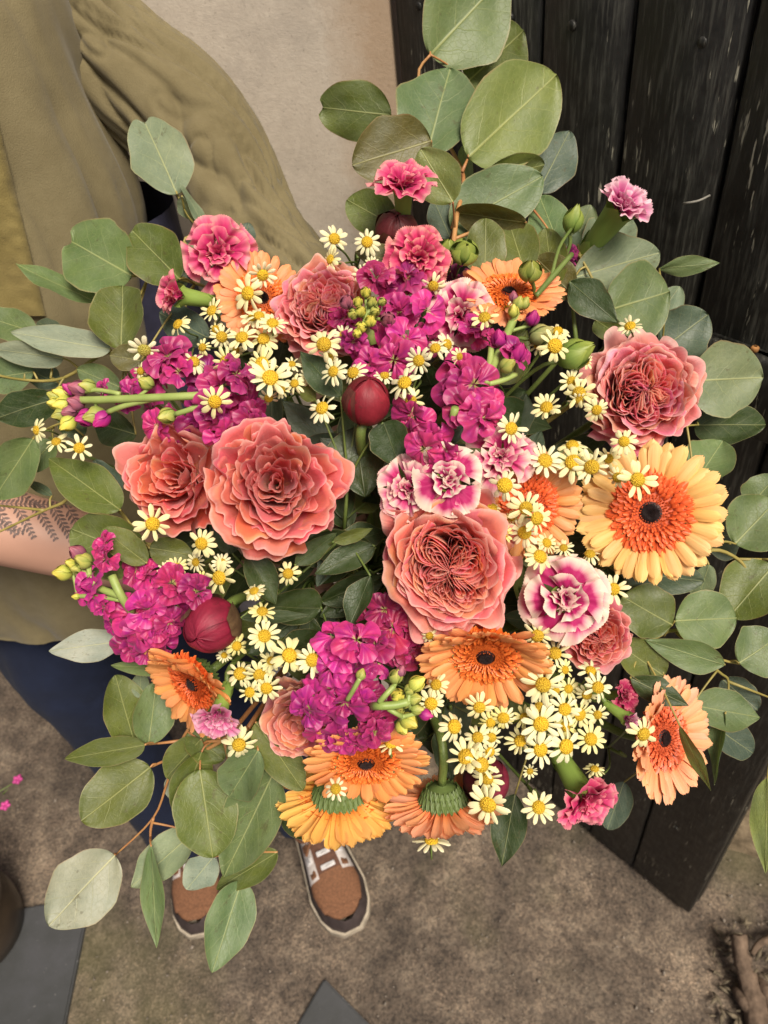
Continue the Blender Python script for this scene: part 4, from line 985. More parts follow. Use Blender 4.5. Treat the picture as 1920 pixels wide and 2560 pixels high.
def daisy_spray(label, flowers, seed=0, dz=-.012):
    rg = random.Random(seed); cx = sum(f[0] for f in flowers) / len(flowers); cy = sum(f[1] for f in flowers) / len(flowers)
    p0 = P(cx, cy, D(cx, cy) + .045); root = thing('daisy_spray', label, 'daisies', Matrix.Translation(p0), 'white daisy sprays'); root.location = p0
    mb = MB()
    for i, f in enumerate(flowers):
        x, y, r = f[:3]; r *= 1.12 * rg.uniform(.88, 1.08); kw = f[3] if len(f) > 3 else {}
        d = D(x, y) + dz + kw.get('dz', rg.uniform(-.004, .006) + max(0, (44 - r)) * .0006); p = P(x, y, d)
        da = dome_axis(x, y, .6); a = kw.get('ax') or (da[0] + rg.uniform(-.5, .5), da[1] + rg.uniform(-.4, .5), 1.0)
        ax = axis_at(p, a); R = r * d / F; q = p - p0 - ax * R * .12
        c = (.82, .56, .035) if not kw.get('green') else (.55, .50, .08); j = rg.uniform(.88, 1.1)
        hd = ob('flower_head', DDISC, parent=root, mw=mat_axis(q, ax, R * (1 + rg.uniform(-.03, .06)), rg.uniform(0, 6)), color=(c[0] * j, c[1] * j, c[2]))
        n = kw.get('n', rg.choice((10, 11, 11, 12, 13))); dr = kw.get('droop', rg.choice((rg.uniform(-.55, -.2), rg.uniform(-.2, .12), rg.uniform(-.1, .35)))); miss = kw.get('miss', rg.choice((0, 0, 0, 1)))
        pl = rg.uniform(.60, .78); cream = rg.uniform(0, 1) * .6 + (.5 if kw.get('yel') else 0)
        for k in range(n):
            if k < miss: continue
            m = Matrix.Rotation(2 * pi * (k + rg.uniform(-.22, .22)) / n, 4, 'Z') @ Matrix.Translation((0, .27, -.02 + .02 * (k % 2))) @ Matrix.Rotation(dr + rg.uniform(-.3, .26), 4, 'X') @ Matrix.Rotation(rg.uniform(-.5, .5), 4, 'Y') @ Matrix.Scale(pl * rg.uniform(.8, 1.08), 4)
            ob('petal', DP[rg.randrange(10)], parent=hd, mw=m, color=(.86, .82 - .03 * cream, .58 - .26 * cream))
        st = q - ax * R * .18; v = st.lerp(Vector((0, 0, 0)), .55) - ax * R * .9
        mb.tube([st, st - ax * R * .8, v, Vector((0, 0, 0)) - BAX * .02], [.0007, .0006, .0007, .0009], 5, 4)
    sp = stem_pts(p0, BAX, .02); mb.tube([s - p0 for s in sp], [.0012] * 5, 6, 4)
    ob('stem', mb.mesh('stem', M_STEM), parent=root); return root

# ---- peony bud ------------------------------------------------------
def peony(px, py, rpx, axis, col, label, dz=0., seed=0, sepals=3, scol=(.10, .14, .03)):
    rg = random.Random(seed); d = D(px, py) + dz; p = P(px, py, d); ax = axis_at(p, axis); mw = mat_axis(p, ax, rpx * d / F, rg.uniform(0, 6))
    root = thing('peony_bud', label, 'peony', mw, 'peony buds'); root.matrix_world = mw
    a = np.linspace(-1, 1, 15)[:, None]; s = np.linspace(0, 1, 16)[None, :]
    def patch(phi, wid, r, top, lift, tilt):
        th = pi * (1 - s * top); az = phi + a * wid * (1 - .55 * s ** 3) + tilt * s
        R = r * (1 + lift * np.abs(a) ** 5 + lift * np.clip(s - .85, 0, 1) * 4 + .025 * np.sin(a * 2 + phi * 3 + s * 4) + .008 * np.sin(a * 7 + s * 9 + phi))
        return np.stack([R * np.sin(th) * np.cos(az), R * np.sin(th) * np.sin(az), R * 1.08 * np.cos(th) + 0 * a], -1)
    for k in range(8):
        j = rg.uniform(.55, 1.25); c = (col[0] * j, col[1] * j, col[2] * j)
        ob('petal', MB().grid(patch(k * 2.4, 1.25, .88 + .022 * k, 1.0 - .004 * k, .014, rg.uniform(-.8, .8))).mesh('petal', M_PEONY), parent=root, color=c)
    for k in range(sepals):
        ob('sepal', MB().grid(patch(k * 2.1 + .6, .75 - .1 * (k % 2), 1.065, .60 + .12 * (k % 2), .05, .1)).mesh('sepal', M_PEONY), parent=root, color=scol)
    add_stem(root, p - ax * (rpx * d / F), ax, .0032, M_STEM, .02); return root

# ================================================================== BOUQUET: contents
def Cc(ox, oy, s):                    # reading positions off an enlarged piece of the photo
    return lambda x, y, r=None: (ox + x / s, oy + y / s) + (() if r is None else (r / s,))
M1, M2, M3 = Cc(0, 500, 2.514), Cc(600, 500, 2.514), Cc(1260, 500, 2.514)
N1, N2, N3 = Cc(0, 1000, 2.514), Cc(600, 1000, 2.514), Cc(1260, 1000, 2.514)
B1, B2, B3 = Cc(0, 1500, 2.514), Cc(600, 1500, 2.514), Cc(1260, 1500, 2.514)

# ---- eucalyptus -----------------------------------------------------
K = dict
branch('eucalyptus_branch', 'tall eucalyptus branch at the top with big round leaves against the black door', 'eucalyptus',
    [[(1130, 640), (1142, 540), (1158, 440, .012), (1105, 330, .026), (1046, 195, .012), (1076, 137, .003)], [(1155, 430), (1171, 393)], [(1142, 540, .01), (1080, 420, .024), (1000, 330, .02)], [(1130, 600), (1230, 560), (1330, 520)], [(1125, 640), (1020, 600), (985, 560)]],
    [(1076, 138, 1262, -62, 232, K(tone='m', dz=.040, roll=.1, cup=.04, wave=.03, bend=0, tilt=.0)),
     (1168, 205, 1316, 72, 165, K(tone='o', dz=.075, roll=.1, bend=.05, tilt=.02)),
     (1066, 388, 1126, 166, 205, K(tone='m', dz=.035, roll=-.12, cup=.08, wave=.03)),
     (1171, 393, 1398, 182, 232, K(tone='y', dz=.030, roll=.1, cup=.03, wave=.025, bend=.04)),
     (1345, 480, 1424, 328, 118, K(tone='k', dz=.070)),
     (978, 288, 789, 268, 142, K(tone='o', dz=.045, roll=-.1, wave=.09, notch=.1)),
     (1078, 352, 882, 412, 168, K(tone='b', dz=.026, roll=.15, cup=.12)),
     (1132, 505, 1050, 372, 118, K(tone='y', dz=-.004, roll=-.1, cup=.05, wave=.03)),
     (988, 566, 868, 500, 108, K(tone='o', dz=.040, roll=.1)),
     (988, 654, 888, 628, 62, K(tone='b', dz=.012, roll=.35, shape='point')),
     (1200, 455, 1362, 412, 92, K(tone='o', dz=.045)),
     (1128, 572, 1358, 436, 165, K(tone='m', dz=.034, roll=-.2)),
     (1315, 556, 1138, 532, 88, K(tone='b', dz=.026, roll=-.55, cup=.2)),
     (1212, 690, 1214, 543, 108, K(tone='o', dz=.020, roll=-.1)),
     (1312, 680, 1268, 540, 112, K(tone='o', dz=.022, roll=.1)),
     (1385, 725, 1362, 566, 92, K(tone='o', dz=.024)),
     (1402, 628, 1348, 486, 108, K(tone='m', dz=.034)),
     (1340, 645, 1436, 742, 100, K(tone='b', dz=.024, roll=.2)),
     (1126, 595, 1084, 498, 72, K(tone='k', dz=.05)),
     (1165, 470, 1160, 360, 40, K(tone='p', dz=.066))], M_RED, rad=.0019)
branch('eucalyptus_branch', 'eucalyptus branch with blue-green round leaves behind the right hand rose', 'eucalyptus',
    [[(1500, 960), (1520, 850), (1490, 720), (1450, 640)], [(1510, 880), (1600, 840), (1660, 800)], [(1505, 930), (1640, 950), (1725, 950)], [(1520, 1000), (1660, 1060), (1745, 1062)]],
    [(1468, 645, 1578, 548, 122, K(tone='g', dz=.055)), (1440, 600, 1478, 512, 70, K(tone='g', dz=.058)), (1415, 640, 1436, 568, 60, K(tone='g', dz=.05)),
     (1436, 694, 1655, 628, 132, K(tone='g', dz=.036, roll=-.15)),
     (1520, 776, 1680, 728, 196, K(tone='m', dz=.022, roll=.08, cup=.04, wave=.03)),
     (1648, 672, 1800, 657, 34, K(tone='m', dz=.05, roll=.9, shape='point', twist=1.0)),
     (1655, 872, 1770, 786, 138, K(tone='k', dz=.044, roll=.1)), (1645, 790, 1700, 715, 70, K(tone='g', dz=.055)),
     (1722, 952, 1908, 944, 188, K(tone='g', dz=.03, roll=.05, cup=.04, wave=.04, tilt=.01)),
     (1738, 1062, 1914, 1062, 108, K(tone='d', dz=.066, roll=.2, bend=0)),
     (1735, 1210, 1806, 1104, 118, K(tone='m', dz=.040, roll=-.1)),
     (1488, 800, 1555, 842, 62, K(tone='o', dz=.03))], M_TWIG)
branch('eucalyptus_branch', 'eucalyptus branch with long stalked round leaves at the right edge', 'eucalyptus',
    [[(1700, 1420), (1780, 1375), (1845, 1398), (1875, 1442), (1900, 1500)], [(1845, 1398), (1935, 1398)], [(1720, 1400), (1800, 1356), (1840, 1360)], [(1720, 1340), (1800, 1290), (1852, 1296)]],
    [(1838, 1360, 1940, 1252, 155, K(tone='m', dz=.03, roll=.1)), (1872, 1268, 1940, 1190, 90, K(tone='m', dz=.042)),
     (1935, 1412, 1822, 1542, 150, K(tone='o', dz=.028, roll=.15)), (1556, 1428, 1758, 1452, 92, K(tone='k', dz=.036, roll=.4)),
     (1772, 1412, 1742, 1512, 58, K(tone='g', dz=.034)), (1766, 1352, 1856, 1330, 115, K(tone='k', dz=.065))], M_TWIG)
branch('eucalyptus_branch', 'eucalyptus branch with spotted dark leaves low on the right', 'eucalyptus',
    [[(1600, 1620), (1690, 1575), (1780, 1640), (1850, 1660)], [(1690, 1580), (1793, 1676), (1821, 1704), (1813, 1782)], [(1821, 1704), (1940, 1750)]],
    [(1680, 1562, 1556, 1492, 138, K(tone='o', dz=.022, roll=.15)), (1688, 1552, 1842, 1545, 150, K(tone='m', dz=.018, roll=.05, cup=.02)),
     (1812, 1662, 1616, 1604, 80, K(tone='m', dz=.010, roll=-.3, shape='point', cup=.1)), (1660, 1690, 1540, 1606, 102, K(tone='o', dz=.024, roll=.2)),
     (1576, 1696, 1722, 1764, 68, K(tone='d', dz=.005, roll=.3, shape='point')), (1848, 1658, 1945, 1592, 132, K(tone='m', dz=.024)),
     (1730, 1762, 1898, 1794, 104, K(tone='m', dz=.026, roll=-.2, shape='drop')), (1806, 1698, 1894, 1776, 84, K(tone='k', dz=.045)),
     (1770, 1806, 1886, 1884, 90, K(tone='k', dz=.04)), (1813, 1784, 1778, 1962, 34, K(tone='m', dz=.02, roll=.95, shape='point', tilt=.0)),
     (1700, 1815, 1776, 1978, 34, K(tone='o', dz=-.022, roll=.8, shape='point')), (1918, 1945, 1912, 2186, 74, K(tone='y', dz=.02, roll=.3, shape='point')),
     (1560, 1955, 1518, 2074, 72, K(tone='k', dz=.05)), (1288, 1985, 1252, 2168, 94, K(tone='d', dz=.045, roll=.2, shape='point'))], M_TWIG)
branch('eucalyptus_branch', 'eucalyptus sprig at upper left with one notched pale leaf against the sleeve', 'eucalyptus',
    [[(600, 760), (560, 735), (450, 698), (330, 690)], [(540, 680), (460, 605), (500, 578), (470, 540), (443, 486)]],
    [(443, 486, 350, 276, 148, K(tone='g', dz=.028, roll=.1, notch=.12, wave=.07, cup=.05, lob=.05, shape='round')),
     (517, 577, 450, 452, 26, K(tone='g', dz=.03, roll=1.0, shape='point')), (455, 490, 490, 560, 34, K(tone='p', dz=.036, roll=.9, shape='point')),
     (330, 690, 158, 592, 192, K(tone='m', dz=.022, roll=.05, notch=.14, cup=.03, wave=.03)),
     (448, 697, 328, 574, 140, K(tone='o', dz=.014, roll=-.05, notch=.05, cup=.05)),
     (242, 756, 40, 663, 62, K(tone='m', dz=.04, roll=.75, shape='point', wave=.12)),
     (303, 874, 306, 714, 132, K(tone='o', dz=.018, roll=-.35, fold=.35, cup=.2)),
     (522, 845, 394, 782, 92, K(tone='k', dz=.03)), (470, 702, 398, 690, 66, K(tone='k', dz=.04)), (600, 645, 622, 556, 58, K(tone='k', dz=.04)),
     (450, 660, 485, 612, 44, K(tone='g', dz=.03)), (352, 902, 274, 888, 66, K(tone='b', dz=.014)), (300, 968, 190, 922, 70, K(tone='m', dz=.03)),
     (395, 960, 410, 860, 70, K(tone='d', dz=.05))], M_TWIG)
branch('eucalyptus_branch', 'eucalyptus branch with long pale leaves reaching out of frame at left', 'eucalyptus',
    [[(330, 960), (275, 880), (160, 945), (60, 950), (-40, 930)], [(330, 1020), (160, 1055), (80, 1095)]],
    [(276, 873, 30, 832, 78, K(tone='p', dz=.014, roll=.2, shape='drop', cup=.05, fold=.15)), (92, 832, -50, 788, 86, K(tone='m', dz=.04)),
     (158, 896, -30, 872, 66, K(tone='p', dz=.02, roll=-.3, shape='drop')), (84, 930, -50, 948, 95, K(tone='m', dz=.035)), (152, 832, 88, 802, 46, K(tone='k', dz=.045)),
     (150, 960, 60, 920, 66, K(tone='k', dz=.05)), (142, 996, -10, 1045, 96, K(tone='d', dz=.03)), (82, 1098, -14, 1245, 118, K(tone='m', dz=.01, roll=.15, cup=.1)),
     (134, 1105, 58, 1178, 74, K(tone='m', dz=.03)), (340, 1086, 236, 1056, 92, K(tone='d', dz=.04)), (210, 1090, 150, 1030, 70, K(tone='d', dz=.05))], M_TWIG)
branch('eucalyptus_branch', 'olive eucalyptus twig crossing the tattooed forearm at left', 'eucalyptus',
    [[(360, 1360), (240, 1215), (155, 1258), (111, 1276), (-20, 1338)], [(111, 1276), (40, 1268), (-20, 1262)]],
    [(300, 1274, 118, 1142, 116, K(tone='o', dz=.012, roll=.15, shape='drop')), (374, 1402, 176, 1322, 156, K(tone='o', dz=.016, roll=-.2, cup=.22)),
     (366, 1408, 256, 1322, 76, K(tone='o', dz=.006, roll=.2)), (374, 1370, 482, 1388, 76, K(tone='o', dz=.02)), (300, 1240, 235, 1150, 60, K(tone='k', dz=.045)),
     (420, 1440, 350, 1400, 60, K(tone='d', dz=.03)), (130, 1240, 60, 1195, 26, K(tone='k', dz=.04, roll=.5, shape='point'))], M_TWIG)
branch('eucalyptus_branch', 'eucalyptus twig with a silvery hanging leaf at the lower left tip', 'eucalyptus',
    [[(570, 1842), (505, 1878), (430, 1895), (376, 1918)], [(520, 1760), (460, 1840), (420, 1950), (383, 2045), (290, 2136)], [(452, 1852), (362, 1862)], [(383, 2045), (376, 2080), (378, 2118)]],
    [(306, 1602, 122, 1628, 82, K(tone='s', dz=.02, roll=.2, wave=.12, shape='drop')), (446, 1672, 278, 1664, 44, K(tone='m', dz=.016, roll=.5, shape='drop')),
     (336, 1856, 288, 1688, 112, K(tone='o', dz=.03, roll=.15)), (372, 1860, 392, 1705, 100, K(tone='m', dz=.034)), (350, 1745, 352, 1680, 44, K(tone='g', dz=.04)),
     (362, 1862, 156, 1900, 72, K(tone='o', dz=.014, roll=-.15, shape='drop')), (376, 1918, 204, 2052, 152, K(tone='o', dz=.012, roll=.05, cup=.04)),
     (287, 2138, 121, 2314, 168, K(tone='s', dz=.004, roll=-.25, cup=.03, fold=.06, shape='round', tilt=-.03)),  # silver tone puts the sky's sheen into this leaf's colour
     (378, 2116, 389, 2372, 42, K(tone='m', dz=.01, roll=1.0, shape='point', twist=.5)), (484, 2082, 326, 2218, 100, K(tone='p', dz=.03, roll=.2, wave=.1, shape='drop')),
     (425, 1940, 440, 2005, 40, K(tone='p', dz=.04))], M_RED)
branch('eucalyptus_branch', 'cluster of broad olive eucalyptus leaves hanging above the trainers', 'eucalyptus',
    [[(620, 1820), (560, 1850), (508, 1860), (500, 1926)], [(640, 1830), (660, 1880), (690, 1930)], [(560, 1850), (590, 2000), (605, 2205)]],
    [(500, 1924, 532, 2146, 162, K(tone='o', dz=.004, roll=.05, shape='round', cup=.05)), (504, 1880, 448, 2035, 96, K(tone='o', dz=.022)),
     (684, 1932, 560, 2192, 152, K(tone='m', dz=.012, roll=.15, shape='drop', cup=.06)), (694, 2130, 536, 2226, 78, K(tone='o', dz=.03, shape='drop')),
     (604, 2202, 530, 2432, 120, K(tone='m', dz=.012, roll=-.2, shape='drop', fold=.5, tilt=-.02)), (534, 2142, 466, 2224, 84, K(tone='p', dz=.035)),
     (645, 1876, 572, 1994, 114, K(tone='m', dz=.0, roll=.1)), (640, 1806, 758, 1978, 96, K(tone='o', dz=.008, roll=.2)), (700, 2040, 775, 2092, 50, K(tone='d', dz=.04)),
     (502, 1848, 416, 1944, 88, K(tone='o', dz=.03)), (600, 1830, 640, 1960, 100, K(tone='m', dz=.024)), (470, 1830, 560, 1900, 90, K(tone='o', dz=.035))], M_RED)

# ---- dark glossy leaves between the flowers ------------------------
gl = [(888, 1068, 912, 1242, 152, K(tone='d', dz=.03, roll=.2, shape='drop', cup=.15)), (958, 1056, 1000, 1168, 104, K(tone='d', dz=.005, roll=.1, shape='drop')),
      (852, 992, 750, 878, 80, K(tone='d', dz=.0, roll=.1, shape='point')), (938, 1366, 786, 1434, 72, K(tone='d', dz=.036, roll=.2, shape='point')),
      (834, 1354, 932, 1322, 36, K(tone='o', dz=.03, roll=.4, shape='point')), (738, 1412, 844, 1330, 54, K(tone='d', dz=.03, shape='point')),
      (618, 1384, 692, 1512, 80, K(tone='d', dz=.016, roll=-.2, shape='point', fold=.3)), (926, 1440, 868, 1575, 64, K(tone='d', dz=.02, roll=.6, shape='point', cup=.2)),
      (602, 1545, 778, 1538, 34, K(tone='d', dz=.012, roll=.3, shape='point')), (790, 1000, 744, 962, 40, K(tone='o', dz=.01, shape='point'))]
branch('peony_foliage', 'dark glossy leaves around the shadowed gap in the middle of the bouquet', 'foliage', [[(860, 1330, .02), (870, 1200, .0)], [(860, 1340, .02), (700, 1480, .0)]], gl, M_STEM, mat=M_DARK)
branch('ruscus_leaf', 'single dark green ribbed leaf below the pink carnation bud at right', 'leaf', [[(1440, 850), (1425, 706)]], [(1424, 704, 1544, 806, 92, K(tone='d', dz=.012, roll=-.1, shape='point', cup=.05, fold=.1))], M_STEM, mat=M_DARK)
# added hidden leaves, toned dark for shade, that close the inside of the bouquet
rgf = random.Random(5)
for k in range(7):
    a0 = k * 2 * pi / 7; lv = []
    for q in range(26):
        a = a0 + rgf.uniform(-.55, .55); r = rgf.uniform(.12, 1.0) ** .7
        x, y = 985 + 560 * r * math.cos(a), 1350 + 560 * r * math.sin(a)
        if k == 0 and q < 5: x, y = 985 + rgf.uniform(-150, 150), 1330 + rgf.uniform(-150, 150)
        b = a + rgf.uniform(-1.3, 1.3); l = rgf.uniform(110, 190)
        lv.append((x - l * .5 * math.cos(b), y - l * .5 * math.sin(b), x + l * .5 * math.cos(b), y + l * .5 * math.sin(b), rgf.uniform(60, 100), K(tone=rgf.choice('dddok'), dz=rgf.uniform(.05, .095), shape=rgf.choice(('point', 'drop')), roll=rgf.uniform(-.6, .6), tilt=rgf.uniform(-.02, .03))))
    where = ('right', 'lower right', 'bottom', 'lower left', 'left', 'upper left', 'upper right')[k]
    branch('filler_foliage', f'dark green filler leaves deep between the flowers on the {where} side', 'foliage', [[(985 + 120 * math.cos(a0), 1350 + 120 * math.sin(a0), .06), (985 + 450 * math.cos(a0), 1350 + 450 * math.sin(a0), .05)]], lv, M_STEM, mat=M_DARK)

# ---- roses ----------------------------------------------------------
CORAL, PINK, PEACH = (.74, .135, .11), (.72, .21, .20), (.78, .26, .18)
rose(806, 768, 128, (-.15, .35, 1), PINK, 'dusky pink rose near the top, left of the magenta stock', 66, 'quart', .012, .6, 11, ruf=1.2)
rose(1610, 978, 152, (.25, .12, 1), (.75, .225, .215), 'large dusky pink ruffled rose at the right edge above the apricot gerbera', 74, 'quart', .006, 1.3, 12, ruf=1.1)
rose(440, 1192, 156, (-.4, .1, 1), (.77, .165, .11), 'coral peach rose at left, tucked behind the biggest rose', 40, 'cup', .016, 2.2, 13, ruf=1.5)
rose(688, 1212, 186, (-.05, .05, 1), CORAL, 'biggest coral rose, open and loose, left of the dark gap', 50, 'cup', -.006, .2, 14, ruf=1.5)
rose(1122, 1412, 190, (.02, -.22, 1), (.76, .19, .14), 'coral rosette rose with tightly ruffled quartered heart in the middle', 92, 'quart', .0, 2.0, 15, squash=.88, ruf=.95)
rose(748, 1800, 118, (-.3, -.45, 1), PEACH, 'small peach rose low on the left, under the magenta stock', 40, 'cup', .018, .9, 16, ruf=.8)
rose(1492, 1590, 92, (.3, -.35, 1), (.66, .13, .12), 'small deep coral rose behind the white edged carnation', 48, 'quart', .022, 1.7, 17, ruf=1.0)

# ---- gerberas -------------------------------------------------------
APR, ORG, PEA = (.88, .52, .18), (.88, .37, .125), (.88, .42, .21)
RED, ORF = (.84, .15, .04), (.84, .20, .035)
gerbera(1626, 1282, 182, (.06, -.02, 1), APR, RED, 'large apricot gerbera with dark eye facing the viewer at right', -.004, .10, .3, seed=1, dsc=.95)
gerbera(1322, 1262, 140, (.25, -.1, 1), (.80, .36, .13), RED, 'peach gerbera half hidden behind daisies left of the large apricot one', .018, .12, .7, seed=2)
gerbera(1214, 1640, 172, (0, -.75, .75), ORG, ORF, 'orange gerbera facing down below the rosette rose', .0, .34, .0, closed=(pi / 2, .55), seed=3)
gerbera(484, 1708, 152, (-.72, -.48, .48), ORG, (.78, .14, .03), 'orange gerbera facing left at the lower left beside the peony bud', .004, .34, .4, closed=(1.0, .7), seed=4)
gerbera(915, 1905, 162, (0, -.82, .55), ORG, ORF, 'orange gerbera facing the ground below the magenta stock', .004, .22, .2, seed=5)
gerbera(845, 1996, 158, (-.02, -.72, -.62), (.88, .50, .13), ORF, 'yellow orange gerbera seen from behind at the bottom left', .022, .22, .9, seed=6)
gerbera(1108, 2012, 150, (.05, -.86, -.48), PEA, ORF, 'peach gerbera seen from behind with green calyx at the bottom', .010, .10, .5, seed=7)
gerbera(1658, 1845, 158, (.80, -.10, .68), PEA, (.78, .16, .06), 'peach gerbera turned right at the lower right edge of the bouquet', .006, .28, .2, closed=(2.4, .5), seed=8)
gerbera(1272, 732, 138, (.10, .85, .55), (.88, .36, .15), ORF, 'orange gerbera at the top right in front of olive leaves', .006, .24, .1, seed=9)
gerbera(655, 745, 122, (.25, .35, .9), (.88, .34, .14), ORF, 'orange gerbera behind daisies at the upper left', .022, .15, .1, seed=10)
gerbera(575, 1125, 108, (-.1, .1, 1), (.86, .38, .10), ORF, 'orange gerbera whose petal tips show between the two left roses', .044, .12, .1, seed=11)

# ---- carnations -----------------------------------------------------
carnation(548, 634, 88, (-.05, .05, 1), CP, 'bright pink carnation open at the upper left beside eucalyptus', 1.0, .0, .2, 1)
carnation(456, 740, 60, (-.95, .1, .35), CP, 'closed pink carnation bud pointing left with green calyx', .12, .0, .3, 2, 1.15)
carnation(1008, 470, 78, (0, .86, .55), CP, 'pink carnation standing high at the top with its green calyx below', .72, -.012, .4, 3, 1.0)
carnation(1046, 648, 78, (0, .15, 1), CP, 'coral pink carnation above the top magenta stock', .9, .0, .9, 4, tint=(1, .95, .85))
carnation(1548, 526, 76, (.55, .62, .5), CMV, 'mauve pink carnation half open at the top right against the door', .36, -.004, .1, 5, 1.45)
carnation(1152, 790, 82, (.0, .1, 1), CB, 'pink carnation with pale rim between the stocks at the top', .95, .012, .4, 6)
carnation(1122, 1200, 85, (.0, .1, 1), CW, 'white edged crimson carnation facing the viewer above the rosette rose', .95, -.012, .4, 7, rings=((6, .02, 1.0, -.05), (4, .75, .55, .0), (5, 1.15, .46, .0), (5, 1.4, .42, -.02)))
carnation(1022, 1222, 80, (-.35, -.05, 1), CB, 'pale edged pink carnation tucked left of the crimson one', .85, .004, 1.4, 8)
carnation(1250, 1142, 86, (.2, .2, 1), CB, 'white edged pink carnation right of the crimson one, under daisies', .9, .004, 2.4, 9)
carnation(1412, 1496, 100, (.05, -.05, 1), CW, 'largest white carnation with crimson blotches below the apricot gerbera', 1.0, -.014, .1, 10, rings=((6, .02, 1.0, -.05), (4, .22, .86, .0), (4, .8, .58, .0), (5, 1.15, .48, .0), (5, 1.4, .42, -.02)))
carnation(548, 1780, 66, (-.25, -.75, .55), CMV, 'small mauve carnation hanging over the lower left gerbera', .45, -.022, .3, 11, 1.0, tint=(.95, .75, .85))
carnation(1458, 1988, 86, (.45, -.68, .45), CP, 'pink carnation hanging at the bottom right with bright green calyx', .62, -.006, .8, 12, 1.2, tint=(1, .85, .95))
carnation(1562, 1792, 36, (.8, -.5, .35), CMV, 'tiny mauve carnation bud pointing at the lower right gerbera', .03, -.014, .8, 13, 1.25)
carnation(1555, 1740, 44, (.7, .0, .6), CP, 'dark pink carnation petals peeking out beside the white daisies at right', .6, .02, .8, 14, 1.0, tint=(.7, .5, .6))
def green_bud(px, py, L, axis, label, dz=0., col=(.20, .30, .06), w=1.0, stem=True):
    d = D(px, py) + dz; p = P(px, py, d); ax = axis_at(p, axis); R = L * d / F; mw = mat_axis(p - ax * R * .5, ax, R, .3)
    root = thing('green_bud', label, 'bud', mw, 'unopened carnation buds'); root.matrix_world = mw
    ob('bud', BUD, parent=root, mw=Matrix.Diagonal((w, w, 1, 1)), color=col); add_stem(root, p - ax * R * .45, ax, .0013, M_STEM, .03)
green_bud(1440, 884, 95, (.85, .4, .3), 'green carnation bud pointing at the right hand rose', -.012)
green_bud(1354, 836, 66, (.7, .3, .4), 'small pink tipped green bud left of the larger green bud', -.012, (.32, .36, .14))
green_bud(1162, 628, 58, (.2, .5, .8), 'round green bud right of the coral pink carnation', -.002, w=1.5)
green_bud(1434, 548, 70, (.3, .9, .25), 'slim green bud standing left of the mauve carnation', .0, w=.9)
green_bud(1326, 676, 56, (.1, .7, .6), 'empty green calyx on the top right gerbera', -.022, (.20, .26, .05), 1.3)
green_bud(1120, 618, 44, (.1, .7, .6), 'little green bud just beside the round green bud', .006, w=1.3)
mb = MB(); _q = [P(x, y, D(x, y) - .010) for x, y in ((1340, 740), (1378, 695), (1430, 635))]; _r = thing('carnation_stalk', 'jointed green stalk crossing the top right gerbera', 'stalk', Matrix.Translation(_q[0])); _r.location = _q[0]
mb.tube([p - _q[0] for p in _q], [.0016, .0019, .0016], 7); mb.tube([_q[1] - _q[0], P(1398, 620, D(1398, 620) - .008) - _q[0], P(1428, 572, D(1428, 572)) - _q[0]], [.0013, .0011, .0011], 6)
ob('stem', mb.mesh('stem', M_STEM), parent=_r)

# ---- peony buds -----------------------------------------------------
peony(918, 1002, 57, (.1, .8, .5), (.22, .014, .026), 'round dark red peony bud above the dark gap', -.006, 1, 2, (.13, .035, .03))
peony(530, 1562, 67, (-.5, -.45, .7), (.27, .016, .045), 'crimson peony bud with olive sepal at the left beside the magenta stock', -.006, 2, 2, (.13, .075, .04))
peony(992, 582, 54, (0, .6, .7), (.12, .018, .022), 'dark maroon peony bud behind the high pink carnation', .022, 3, 2, (.10, .03, .02))
peony(1215, 1950, 56, (.1, -.5, .8), (.13, .012, .028), 'dark maroon peony bud behind the bottom daisies', .012, 4, 2, (.08, .03, .03))

# ---- stocks ---------------------------------------------------------
MAG = (.54, .025, .19)
def fl(c, *pts): return [c(*p) for p in pts]
stock('magenta stock spike at the top with lime green buds', fl(M2, (850, 470, 90), (960, 530, 100), (1060, 460, 95), (1070, 580, 110), (640, 740, 100), (1000, 690, 110), (1180, 690, 105), (1150, 800, 120), (1050, 870, 110), (900, 830, 100), (700, 890, 90), (870, 960, 110), (960, 1010, 100), (1080, 960, 90), (820, 1040, 90), (1200, 880, 80), (740, 800, 90), (880, 690, 90)),
    [(*M2(*b[:3]), b[3]) for b in ((790, 580, 42, 'y'), (740, 640, 40, 'y'), (830, 640, 42, 'g'), (760, 700, 42, 'y'), (710, 720, 40, 'g'), (820, 760, 46, 'y'), (760, 800, 44, 'y'), (850, 700, 40, 'g'), (735, 840, 36, 'y'), (670, 640, 55, 'p'), (930, 750, 60, 'p'), (895, 640, 34, 'g'))], [(14, [(930, 860, .01), (918, 790, -.004)])], MAG, -.004, 1)
